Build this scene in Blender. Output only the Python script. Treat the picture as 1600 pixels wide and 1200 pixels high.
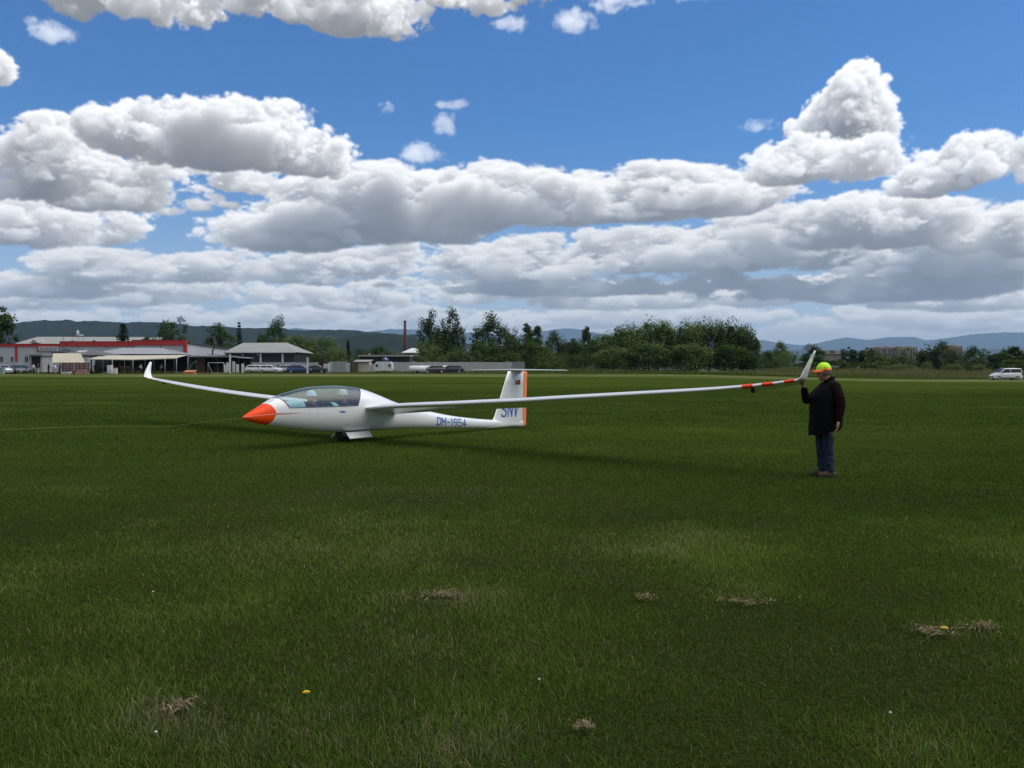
import bpy, bmesh, math, random
import numpy as np
from mathutils import Vector, Matrix
from math import radians as R, sin, cos, pi, atan, atan2, hypot, sqrt
for o in list(bpy.data.objects):
    bpy.data.objects.remove(o)
S = bpy.context.scene
COL = S.collection
random.seed(7)
rng = np.random.default_rng(11)
# ------------------------------------------------------------------ camera, light, sky
FPX, EYE, HOR = 1400.0, 1.65, 577.0          # focal length and horizon measured on the 1600 px photograph
cam = bpy.data.cameras.new('camera')
cam.sensor_width = 36.0
cam.lens = 36.0 * FPX / 1600
cam.clip_start = 0.1
cam.clip_end = 60000
camo = bpy.data.objects.new('camera', cam)
COL.objects.link(camo)
camo.location = (0, 0, EYE)
camo.rotation_euler = (R(90) - atan((600 - HOR) / FPX), 0, 0)
S.camera = camo
S.view_settings.view_transform = 'Standard'
S.view_settings.look = 'None'
S.view_settings.exposure = 0.35
S.view_settings.gamma = 1.0
S.view_settings.use_curve_mapping = False
S.render.engine = 'CYCLES'
S.cycles.use_denoising = True
S.cycles.denoising_prefilter = 'FAST'
S.cycles.max_bounces = 8
S.cycles.transparent_max_bounces = 24
S.cycles.volume_bounces = 1
S.cycles.sample_clamp_indirect = 4.0
SUN_EL, SUN_AZ = R(60), R(88)                # azimuth measured from straight ahead towards the right
sund = bpy.data.lights.new('sun', 'SUN')
sund.energy = 2.4
sund.angle = R(75)
sund.color = (1.0, 0.95, 0.87)
suno = bpy.data.objects.new('sun', sund)
COL.objects.link(suno)
sdir = Vector((sin(SUN_AZ) * cos(SUN_EL), cos(SUN_AZ) * cos(SUN_EL), sin(SUN_EL)))
suno.rotation_euler = sdir.to_track_quat('Z', 'Y').to_euler()
suno.location = (20, 10, 60)

class NT:
    """short hand for building node trees"""
    def __init__(s, tree):
        s.t = tree; s.n = tree.nodes; s.l = tree.links
    def new(s, typ, **kw):
        n = s.n.new(typ)
        for k, v in kw.items():
            setattr(n, k, v)
        return n
    def put(s, sock, v):
        if v is None: return
        if isinstance(v, bpy.types.NodeSocket): s.l.new(v, sock)
        else: sock.default_value = v
    def m(s, op, a, b=None, c=None, clamp=False):
        n = s.new('ShaderNodeMath', operation=op, use_clamp=clamp)
        for i, v in enumerate((a, b, c)): s.put(n.inputs[i], v)
        return n.outputs[0]
    def v(s, op, a, b=None, c=None):
        n = s.new('ShaderNodeVectorMath', operation=op)
        for i, v in enumerate((a, b, c)):
            if v is not None: s.put(n.inputs['Scale' if (op == 'SCALE' and i == 1) else i], v)
        return n.outputs['Value'] if op in ('LENGTH', 'DOT_PRODUCT', 'DISTANCE') else n.outputs[0]
    def step(s, x, lo, hi, a=0.0, b=1.0):
        n = s.new('ShaderNodeMapRange', interpolation_type='SMOOTHSTEP')
        for i, v in enumerate((x, lo, hi, a, b)): s.put(n.inputs[i], v)
        return n.outputs[0]
    def lin(s, x, lo, hi, a=0.0, b=1.0):
        n = s.new('ShaderNodeMapRange')
        for i, v in enumerate((x, lo, hi, a, b)): s.put(n.inputs[i], v)
        return n.outputs[0]
    def mix(s, f, a, b, mode='MIX'):
        n = s.new('ShaderNodeMix', data_type='RGBA', blend_type=mode)
        s.put(n.inputs[0], f)
        for i, v in ((6, a), (7, b)):
            s.put(n.inputs[i], v if isinstance(v, bpy.types.NodeSocket) else tuple(v) + (1.0,) * (4 - len(v)))
        return n.outputs[2]
    def noise(s, vec, scale, detail=3.0, rough=0.5, dim='3D', dist=0.0, color=False):
        n = s.new('ShaderNodeTexNoise', noise_dimensions=dim)
        s.put(n.inputs['Vector'], vec)
        n.inputs['Scale'].default_value = scale; n.inputs['Detail'].default_value = detail
        n.inputs['Roughness'].default_value = rough; n.inputs['Distortion'].default_value = dist
        return n.outputs[1 if color else 0]
    def comb(s, x, y, z=0.0):
        n = s.new('ShaderNodeCombineXYZ')
        for i, v in enumerate((x, y, z)): s.put(n.inputs[i], v)
        return n.outputs[0]
    def sep(s, v):
        n = s.new('ShaderNodeSeparateXYZ'); s.put(n.inputs[0], v)
        return n.outputs


# ------------------------------------------------------------------ sky: Nishita blue, cumulus grown as small voxel volumes and lit by the sun
KA = 1.0 / FPX                                   # one sky unit = one focal-length pixel (0.041 degrees)
def ae(px, py):
    return atan((px - 800) / FPX) / KA, atan((HOR - py) / hypot(FPX, px - 800)) / KA

def lattice(shape, per, r):
    """smooth 3-D value noise in -1..1: a random lattice, interpolated along each axis"""
    out = r.standard_normal([int(math.ceil(n / p)) + 4 for n, p in zip(shape, per)]).astype(np.float32)
    for ax, (n, p) in enumerate(zip(shape, per)):
        t = np.arange(n) / p + 1.0 + r.random()
        i = np.floor(t).astype(int); f = (t - i)
        W = np.zeros((n, out.shape[ax]), np.float32)
        rows = np.arange(n)
        w = [((1 - f) ** 3) / 6, (3 * f ** 3 - 6 * f ** 2 + 4) / 6, (-3 * f ** 3 + 3 * f ** 2 + 3 * f + 1) / 6, f ** 3 / 6]
        for k in range(4): W[rows, np.clip(i - 1 + k, 0, out.shape[ax] - 1)] += w[k]
        out = np.moveaxis(np.tensordot(W, out, (1, ax)), 0, ax)
    return out / (out.std() + 1e-6)

CELL = 1.5
def grow(blobs, per, amp, ext, sxz, r, calm=.25, soft=5.5, wob=.5, shrink=0.0):
    """blobs: (px, py, half width, rise, drop) in photograph pixels -> colour terms over a window of the sky"""
    ab = [ae(b[0], b[1]) + tuple(b[2:]) for b in blobs]
    pad = amp * 2.4
    a0 = max(min(b[0] - b[2] for b in ab) - pad, -860); a1 = min(max(b[0] + b[2] for b in ab) + pad, 860)
    e0 = max(min(b[1] - b[4] for b in ab) - pad, -8); e1 = min(max(b[1] + b[3] for b in ab) + pad, 700)
    na, ne = int((a1 - a0) / CELL), int((e1 - e0) / CELL)
    CZ = CELL * 1.6
    rzs = [min(b[2] * 1.1, (b[3] + b[4]) * .9) for b in ab]
    nz = int(min(2 * (max(rzs) + pad * .6) / CZ, 52))
    A = (a0 + (np.arange(na) + .5) * CELL)[None, :, None]
    E = (e0 + (np.arange(ne) + .5) * CELL)[:, None, None]
    Z = ((np.arange(nz) + .5 - nz / 2) * CZ)[None, None, :]
    F = np.full((ne, na, nz), -60.0, np.float32)
    for (ba, be, rx, ru, rd), rz in zip(ab, rzs):
        k = cos(ba * KA) ** 1.2
        rx *= k
        ja = slice(max(int((ba - rx - pad - a0) / CELL), 0), max(int((ba + rx + pad - a0) / CELL), 0))
        je = slice(max(int((be - rd - pad - e0) / CELL), 0), max(int((be + ru + pad - e0) / CELL), 0))
        de = E[je] - be
        de = np.where(de > 0, de / ru, de / rd)
        rr = np.sqrt(((A[:, ja] - ba) / rx) ** 2 + de ** 2 + (Z / rz) ** 2)
        s_ = min(.5 * (ru + rd), rx)
        f = ((1 - rr) * np.where(rr > 1, max(s_, 30.0), s_)).astype(np.float32)
        F[je, ja] = np.maximum(F[je, ja], f)
    sh = (ne, na, nz)
    n = np.zeros(sh, np.float32)
    p, w_, tot = per, 1.0, 0.0
    for o in range(6):
        pe, pa, pz = p / CELL, p * sxz / CELL, p / CZ
        if pa < 1.6: break
        q = lattice(sh, (max(pe, 1.3), max(pa, 1.3), max(pz, 1.3)), r)
        n += w_ * (q * wob if o < 1 else np.abs(q) * 1.25 - .85)
        p *= .53; w_ *= .70
    F -= shrink
    base = np.clip(1 + F / 30.0, calm, 1.0)        # ragged most where the body is thick, calm in shreds
    den = np.clip((F + amp * n * base) / soft, 0, 1)
    del n, F
    # sunlight, row by row from the top; the light comes from the right, from above and from a little behind
    T = np.ones((na, nz), np.float32); lit = np.empty(sh, np.float32)
    U = np.ones((na, nz), np.float32); up = np.empty(sh, np.float32)
    dx, dz = .55, .30 * CELL / CZ
    def sl(M, d, ax):
        N = np.roll(M, -1, ax)
        if ax == 0: N[-1] = 1
        else: N[:, -1] = 1
        return M * (1 - d) + N * d
    for j in range(ne - 1, -1, -1):
        lit[j] = T; up[j] = U
        T = sl(sl(T * np.exp(-den[j] * ext * CELL), dx, 0), dz, 1)
        U = U * np.exp(-den[j] * ext * .30 * CELL)
        U = U * .9 + .05 * (np.roll(U, 1, 0) + np.roll(U, -1, 0))
    L = .72 * lit + .28 * lit ** .3
    tr = np.ones((ne, na), np.float32); sunl = np.zeros((ne, na), np.float32); amb = np.zeros((ne, na), np.float32)
    for kz in range(nz):
        a = 1 - np.exp(-den[:, :, kz] * ext * 2.1 * CZ)
        w_ = tr * a
        sunl += w_ * L[:, :, kz]; amb += w_ * up[:, :, kz]
        tr *= 1 - a
    return a0, e0, 1 - tr, sunl, amb

WA, WE0, WE1 = 860.0, -8.0, 700.0
def cloud_window():
    r = np.random.default_rng(5)
    W, H = int(2 * WA / CELL), int((WE1 - WE0) / CELL)
    rgb = np.zeros((H, W, 3), np.float32); al = np.zeros((H, W), np.float32)
    def paste(res, lit, dark, air, airc, opac=1.0):
        a0, e0, a, sl, am = res
        i, j = int(round((a0 + WA) / CELL)), int(round((e0 - WE0) / CELL))
        h, w = min(a.shape[0], H - j), min(a.shape[1], W - i)
        a, sl, am = a[:h, :w], sl[:h, :w], am[:h, :w]
        au = a + 1e-4
        s_, m_ = (sl / au)[..., None], (am / au)[..., None]
        c = np.array(dark, np.float32) * (.55 + .75 * m_) + (np.array(lit, np.float32) - np.array(dark, np.float32)) * np.clip(s_ * 1.12, 0, 1.1)
        c = c * (1 - air) + np.array(airc, np.float32) * air
        a = (a * opac)[..., None]
        R0 = rgb[j:j + h, i:i + w]; A0 = al[j:j + h, i:i + w]
        R0[:] = R0 * (1 - a) + c * a
        A0[:] = A0 + (1 - A0) * a[..., 0]
    AIR = (.50, .515, .53)
    for i_, lay in enumerate(CLOUDS):
        paste(grow(lay['b'], lay['per'], lay['amp'], lay['ext'], lay['sx'], np.random.default_rng(lay.get('seed', 40 + i_)), lay.get('calm', .25), lay.get('soft', 8.0), .42, lay.get('sh', 0.0)), lay['lit'], lay['dark'], lay['air'], AIR, lay.get('op', 1.0))
    return rgb, al

CLOUDS = [
    dict(b=[(-80 + 130 * i + 29 * (i % 3), 520 + 6 * (i % 2), 110, 12, 9) for i in range(15)], per=18, amp=8, ext=.085, sx=3.0,
         lit=(.60, .60, .60), dark=(.30, .33, .37), air=.5),
    dict(b=[(-60 + 117 * i + 37 * (i % 3), 496 + 9 * (i % 2), 95, 17, 9) for i in range(16)], per=22, amp=11, ext=.09, sx=2.4,
         lit=(.76, .74, .715), dark=(.23, .265, .315), air=.24),
    dict(b=[(-40 + 171 * i + 31 * (i % 2), 470 - 8 * (i % 3), 130, 21, 12) for i in range(11)], per=27, amp=14, ext=.095, sx=2.2,
         lit=(.76, .745, .72), dark=(.21, .245, .295), air=.14),
    dict(b=[(150, 426, 85, 32, 12), (330, 426, 130, 32, 14), (560, 432, 190, 36, 14), (800, 424, 150, 42, 16), (1010, 408, 190, 46, 18), (1240, 396, 190, 58, 22),
            (1490, 400, 200, 60, 26), (690, 405, 110, 26, 12), (960, 448, 250, 20, 12), (1400, 452, 260, 24, 14), (60, 450, 110, 18, 12)], per=40, amp=20, ext=.10, sx=2.5,
         lit=(.74, .73, .715), dark=(.205, .24, .29), air=.08, sh=4),
    dict(b=[(430, 372, 100, 42, 16), (610, 348, 160, 70, 32), (520, 320, 80, 36, 20), (790, 330, 150, 58, 24), (960, 320, 190, 44, 22),
            (1130, 306, 90, 20, 16), (1350, 352, 110, 36, 26), (1560, 377, 70, 40, 18), (1440, 336, 90, 20, 18)], per=52, amp=20, ext=.095, sx=2.1,
         lit=(.82, .81, .79), dark=(.225, .25, .29), air=.03, sh=2),
    dict(b=[(60, 358, 110, 32, 20), (150, 366, 60, 20, 12), (205, 350, 46, 20, 12), (-2, 112, 26, 20, 14)], per=44, amp=17, ext=.095, sx=1.5,
         lit=(.82, .81, .795), dark=(.25, .27, .30), air=.03, sh=2),
    dict(b=[(75, 240, 66, 50, 56), (190, 275, 200, 32, 24), (150, 305, 130, 38, 22), (310, 316, 50, 16, 12), (380, 280, 80, 18, 12)], per=46, amp=19, ext=.095, sx=1.8,
         lit=(.82, .815, .80), dark=(.245, .258, .28), air=.0, sh=5),
    dict(b=[(340, 228, 180, 62, 34), (220, 207, 80, 32, 36), (490, 242, 78, 46, 32), (400, 200, 110, 34, 30)], per=56, amp=20, ext=.095, sx=1.25,
         lit=(.84, .835, .83), dark=(.25, .262, .282), air=.0, sh=8),
    dict(b=[(230, -6, 190, 50, 40), (130, -10, 90, 40, 34), (420, 6, 130, 60, 26), (560, 18, 120, 60, 38), (720, 4, 120, 40, 22), (640, 48, 50, 30, 18), (840, -20, 90, 30, 20)], per=56, amp=20, ext=.095, sx=1.25,
         lit=(.84, .835, .83), dark=(.27, .28, .30), air=.0, sh=12),
    dict(b=[(1338, 150, 42, 36, 40), (1312, 182, 54, 36, 34), (1366, 196, 32, 40, 22), (1262, 206, 32, 20, 12)], per=34, amp=12, ext=.095, sx=1.1,
         lit=(.86, .86, .86), dark=(.27, .295, .33), air=.0, sh=2),
    dict(b=[(1232, 268, 66, 38, 18), (1322, 256, 78, 36, 22), (1372, 244, 26, 22, 18)], per=36, amp=13, ext=.095, sx=1.4,
         lit=(.85, .85, .845), dark=(.27, .29, .32), air=.0, sh=2),
    dict(b=[(1446, 284, 48, 34, 20), (1486, 272, 40, 30, 20), (1522, 256, 44, 36, 24), (1550, 232, 30, 20, 14), (1592, 268, 22, 36, 20), (1612, 232, 28, 22, 16)], per=34, amp=13, ext=.095, sx=1.3,
         lit=(.85, .85, .845), dark=(.27, .29, .32), air=.0, sh=3),
    dict(b=[(655, 240, 24, 18, 16), (694, 199, 16, 12, 10), (604, 170, 12, 8, 7), (1180, 200, 26, 10, 7), (85, 52, 34, 12, 10), (890, 38, 24, 16, 12),
            (970, 4, 44, 16, 12), (704, 165, 22, 6, 5), (800, 42, 24, 11, 8), (1085, -4, 40, 12, 7), (475, 182, 11, 10, 8), (1425, 218, 12, 6, 5)], per=17, amp=10, ext=.02, sx=1.3,
         lit=(.86, .87, .88), dark=(.36, .42, .50), air=.0, op=.75, calm=1.0, soft=14),
]

def cloud_round():
    """broken cumulus over the rest of the hemisphere (outside the picture)"""
    r = np.random.default_rng(3)
    H, W = 200, 800
    n = np.zeros((600, 600, 1), np.float32); p, w_ = 90, 1.0
    for o in range(6):
        n += w_ * lattice(n.shape, (p, p, 4), r); p *= .5; w_ *= .55
    n = n[..., 0]
    el = (np.arange(H) + .5) / H * pi / 2; az = ((np.arange(W) + .5) / W - .5) * 2 * pi
    rad = np.minimum(1 / np.tan(np.maximum(el, .02)), 12)[:, None]
    x = rad * np.sin(az); y = rad * np.cos(az)
    i = ((x * 48 + 300) % 600).astype(int); j = ((y * 48 + 300) % 600).astype(int)
    v = n[j, i]
    a = np.clip((v + .12) / .7, 0, 1); a = a * a * (3 - 2 * a)
    low = np.clip(1 - el / .2, 0, 1)[:, None]
    a = np.maximum(a, low * .92)
    t = np.clip((v - .1) / 1.6, 0, 1)[..., None]
    c = np.array((.80, .795, .79)) * (1 - t) + np.array((.27, .29, .32)) * t
    c = c * (1 - .5 * low[..., None]) + np.array((.48, .51, .55)) * .5 * low[..., None]
    return c, a

def to_image(name, c, a):
    H, W = a.shape
    im = bpy.data.images.new(name, W, H, alpha=True, float_buffer=True)
    im.colorspace_settings.name = 'Non-Color'
    im.alpha_mode = 'CHANNEL_PACKED'
    px = np.concatenate([c, a[..., None]], -1).astype(np.float32)
    im.pixels.foreach_set(px.ravel()); im.update(); im.pack()
    return im

def build_sky():
    w = bpy.data.worlds.new('World')
    S.world = w
    w.use_nodes = True
    g = NT(w.node_tree)
    g.n.clear()
    out = g.new('ShaderNodeOutputWorld'); bg = g.new('ShaderNodeBackground')
    g.l.new(bg.outputs[0], out.inputs[0])
    sky = g.new('ShaderNodeTexSky', sky_type='NISHITA', sun_disc=False)
    sky.sun_elevation = SUN_EL; sky.sun_rotation = SUN_AZ
    sky.air_density = 1.0; sky.dust_density = 0.5; sky.ozone_density = 2.5
    D = g.v('NORMALIZE', g.new('ShaderNodeTexCoord').outputs['Generated'])
    x, y, z = g.sep(D)
    az = g.m('ARCTAN2', x, y); el = g.m('ARCSINE', z)
    A = g.m('DIVIDE', az, KA); E = g.m('DIVIDE', el, KA)
    col = g.mix(1.0, sky.outputs[0], SKY_TINT, 'MULTIPLY')
    hz = g.m('POWER', g.step(E, 430.0, -40.0), 2.0)
    col = g.mix(g.m('MULTIPLY', hz, .8), col, (.55, .575, .59))
    c, a = cloud_round()
    t1 = g.new('ShaderNodeTexImage', image=to_image('cloud_round', c, a), interpolation='Linear', extension='EXTEND')
    g.put(t1.inputs[0], g.comb(g.lin(az, -pi, pi), g.lin(el, 0, pi / 2)))
    c, a = cloud_window()
    t2 = g.new('ShaderNodeTexImage', image=to_image('cloud_window', c, a), interpolation='Cubic', extension='EXTEND')
    g.put(t2.inputs[0], g.comb(g.lin(A, -WA, WA), g.lin(E, WE0, WE1)))
    ins = g.m('MULTIPLY', g.step(g.m('ABSOLUTE', A), 850.0, 770.0), g.step(E, 695.0, 615.0))
    c_rest = g.mix(t1.outputs[1], col, t1.outputs[0])
    # window colours are stored premultiplied
    inv = g.m('SUBTRACT', 1.0, t2.outputs[1])
    c_win = g.v('ADD', g.v('SCALE', col, inv), t2.outputs[0])
    col = g.mix(ins, c_rest, c_win)
    col = g.mix(g.step(E, -30.0, -90.0), col, (.10, .13, .09))
    g.put(bg.inputs[0], col)
    bg.inputs[1].default_value = 1.0
    w.cycles.sampling_method = 'MANUAL'
    w.cycles.sample_map_resolution = 1024
SKY_TINT = (.070 * .46, .070 * .90, .070 * 1.36)
build_sky()
# ------------------------------------------------------------------ helpers for meshes, materials and naming
def lerp(a, b, t): return a + (b - a) * t
def sstep(a, b, x):
    t = np.clip((x - a) / (b - a), 0, 1); return t * t * (3 - 2 * t)
def gz(x, y):
    """height of the ground: flat here, rising gently to the left and far side of the field"""
    u = np.asarray(x) / np.maximum(np.asarray(y), 1.0)
    side = 1 - sstep(.12, .5, u)
    return np.clip(0.0064 * (np.asarray(y) - 10), 0, 1.05) * side
def gzf(x, y): return float(gz(x, y))
def at(px, d): return ((px - 800) / FPX * d, d)
def zat(py, d): return EYE - (py - HOR) / FPX * d

MATS = {}
def mat(name, c, rough=.6, metal=0.0, var=.0, vscale=4.0, bump=0.0, bscale=20.0, spec=.5, coat=0.0, c2=None):
    if name in MATS: return MATS[name]
    m = bpy.data.materials.new(name); m.use_nodes = True
    g = NT(m.node_tree); b = g.n['Principled BSDF']
    b.inputs['Roughness'].default_value = rough; b.inputs['Metallic'].default_value = metal
    b.inputs['Specular IOR Level'].default_value = spec
    b.inputs['Coat Weight'].default_value = coat; b.inputs['Coat Roughness'].default_value = .08
    if var or c2 or bump:
        p = g.new('ShaderNodeTexCoord').outputs['Object']
        if var or c2:
            n = g.noise(p, vscale, 5, .6)
            c_a = tuple(v * (1 - var) for v in c); c_b = c2 or tuple(min(v * (1 + var), 1) for v in c)
            g.put(b.inputs['Base Color'], g.mix(g.step(n, .3, .7), c_a, c_b))
        if bump:
            bn = g.new('ShaderNodeBump'); bn.inputs['Strength'].default_value = bump; bn.inputs['Distance'].default_value = .02
            g.put(bn.inputs['Height'], g.noise(p, bscale, 4, .6)); g.l.new(bn.outputs[0], b.inputs['Normal'])
    if not (var or c2):
        b.inputs['Base Color'].default_value = tuple(c) + (1.0,)
    MATS[name] = m
    return m
def leafmat(name, c, c2, trans=.35, gloss=.03):
    """leaves and blades: tint attribute times two greens, part of the light passing through"""
    m = bpy.data.materials.new(name); m.use_nodes = True
    g = NT(m.node_tree); g.n.clear()
    out = g.new('ShaderNodeOutputMaterial')
    a = g.new('ShaderNodeAttribute', attribute_name='tint').outputs
    at_ = g.sep(a['Vector'])
    col = g.mix(at_[0], c, c2)
    col = g.mix(at_[1], col, (.195, .165, .105))
    col = g.v('SCALE', col, g.m('MULTIPLY_ADD', at_[2], .9, .55))
    d = g.new('ShaderNodeBsdfDiffuse'); t = g.new('ShaderNodeBsdfTranslucent')
    g.put(d.inputs[0], col); g.put(t.inputs[0], g.v('MULTIPLY', col, (1.15, 1.2, .7)))
    mx = g.new('ShaderNodeMixShader'); mx.inputs[0].default_value = trans
    g.l.new(d.outputs[0], mx.inputs[1]); g.l.new(t.outputs[0], mx.inputs[2])
    gl = g.new('ShaderNodeBsdfGlossy'); gl.inputs['Roughness'].default_value = .45; gl.inputs[0].default_value = (.8, .85, .8, 1)
    mx2 = g.new('ShaderNodeMixShader'); mx2.inputs[0].default_value = gloss
    g.l.new(mx.outputs[0], mx2.inputs[1]); g.l.new(gl.outputs[0], mx2.inputs[2])
    g.l.new(mx2.outputs[0], out.inputs[0])
    return m

def tag(o, label=None, cat=None, group=None, kind=None):
    if label: o['label'] = label
    if cat: o['category'] = cat
    if group: o['group'] = group
    if kind: o['kind'] = kind
    return o
def thing(name, label, cat, loc=(0, 0, 0), rz=0.0, group=None):
    o = bpy.data.objects.new(name, None); COL.objects.link(o)
    o['kind'] = 'thing'; o.empty_display_size = .2; o.location = loc; o.rotation_euler = (0, 0, rz)
    return tag(o, label, cat, group)
def link(name, me, m, parent=None, smooth=False):
    o = bpy.data.objects.new(name, me); COL.objects.link(o)
    if m is not None and not me.materials: me.materials.append(m)
    if parent is not None: o.parent = parent
    if smooth: me.polygons.foreach_set('use_smooth', [True] * len(me.polygons))
    return o
def dup(root, parent=None):
    c = root.copy(); COL.objects.link(c)
    if parent is not None: c.parent = parent
    for ch in root.children: dup(ch, c)
    return c
def npmesh(name, V, Fc, tint=None):
    """fast mesh from numpy arrays; Fc is (n,3) or (n,4)"""
    me = bpy.data.meshes.new(name)
    k = Fc.shape[1]; n = len(Fc)
    me.vertices.add(len(V)); me.vertices.foreach_set('co', np.ascontiguousarray(V, np.float32).ravel())
    me.loops.add(n * k); me.loops.foreach_set('vertex_index', np.ascontiguousarray(Fc, np.int32).ravel())
    me.polygons.add(n)
    me.polygons.foreach_set('loop_start', np.arange(0, n * k, k, dtype=np.int32))
    if tint is not None:
        a = me.attributes.new('tint', 'FLOAT_COLOR', 'POINT')
        a.data.foreach_set('color', np.ascontiguousarray(np.c_[tint, np.ones(len(tint))], np.float32).ravel())
    me.update(calc_edges=True); me.validate()
    return me

class MB:
    """collects boxes, tubes, lofts and polygons, then links them as one mesh object"""
    def __init__(s): s.v = []; s.f = []; s.sm = []
    def add(s, vs, fs, smooth=False):
        o = len(s.v); s.v += [tuple(v) for v in vs]
        s.f += [tuple(i + o for i in f) for f in fs]; s.sm += [smooth] * len(fs)
        return s
    def box(s, c, d, rz=0.0, taper=1.0):
        x, y, z = (v / 2 for v in d); ca, sa = cos(rz), sin(rz); vs = []
        for k in (-1, 1):
            tt = taper if k > 0 else 1
            for i, j in ((-1, -1), (1, -1), (1, 1), (-1, 1)):
                a, b = i * x * tt, j * y * tt
                vs.append((c[0] + a * ca - b * sa, c[1] + a * sa + b * ca, c[2] + k * z))
        return s.add(vs, [(3, 2, 1, 0), (4, 5, 6, 7), (0, 1, 5, 4), (1, 2, 6, 5), (2, 3, 7, 6), (3, 0, 4, 7)])
    def span(s, a, b):   # box between two corners
        return s.box([(p + q) / 2 for p, q in zip(a, b)], [abs(q - p) for p, q in zip(a, b)])
    def tube(s, pts, rad, n=8, cap=True, smooth=True):
        pts = [Vector(p) for p in pts]
        if not hasattr(rad, '__len__'): rad = [rad] * len(pts)
        rings = []; prev = None
        for i, p in enumerate(pts):
            d = (pts[min(i + 1, len(pts) - 1)] - pts[max(i - 1, 0)]).normalized()
            u = prev if prev is not None else (Vector((0, 0, 1)) if abs(d.z) < .9 else Vector((1, 0, 0)))
            a = (u - d * u.dot(d)).normalized(); b = d.cross(a); prev = a
            rings.append([p + (a * cos(2 * pi * k / n) + b * sin(2 * pi * k / n)) * rad[i] for k in range(n)])
        return s.loft(rings, True, cap, smooth)
    def loft(s, rings, closed=True, cap=True, smooth=True):
        n = len(rings[0]); vs = [v for r in rings for v in r]; fs = []
        for i in range(len(rings) - 1):
            for k in range(n if closed else n - 1):
                k2 = (k + 1) % n
                fs.append((i * n + k, i * n + k2, (i + 1) * n + k2, (i + 1) * n + k))
        s.add(vs, fs, smooth)
        if cap and closed:
            o = len(s.v) - len(vs)
            s.f += [tuple(o + k for k in reversed(range(n))), tuple(o + (len(rings) - 1) * n + k for k in range(n))]; s.sm += [False, False]
        return s
    def lathe(s, prof, c=(0, 0, 0), n=20, smooth=True, cap=True):
        return s.loft([[(c[0] + r * cos(2 * pi * k / n), c[1] + r * sin(2 * pi * k / n), c[2] + z) for k in range(n)] for r, z in prof], True, cap, smooth)
    def prism(s, poly, y0, y1):   # polygon in xz extruded along y
        n = len(poly)
        vs = [(x, y0, z) for x, z in poly] + [(x, y1, z) for x, z in poly]
        return s.add(vs, [tuple(range(n)), tuple(reversed(range(n, 2 * n)))] + [(i, i + n, (i + 1) % n + n, (i + 1) % n) for i in range(n)])
    def build(s, name, m, parent=None, bevel=0.0, recalc=True):
        me = bpy.data.meshes.new(name)
        me.from_pydata(s.v, [], s.f)
        me.polygons.foreach_set('use_smooth', s.sm)
        if recalc or bevel:
            bm = bmesh.new(); bm.from_mesh(me)
            if recalc: bmesh.ops.recalc_face_normals(bm, faces=bm.faces)
            if bevel:
                es = [e for e in bm.edges if len(e.link_faces) == 2 and e.calc_face_angle(0) > .6]
                bmesh.ops.bevel(bm, geom=es, offset=bevel, segments=2, affect='EDGES', profile=.6)
            bm.to_mesh(me); bm.free()
        return link(name, me, m, parent)

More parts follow.
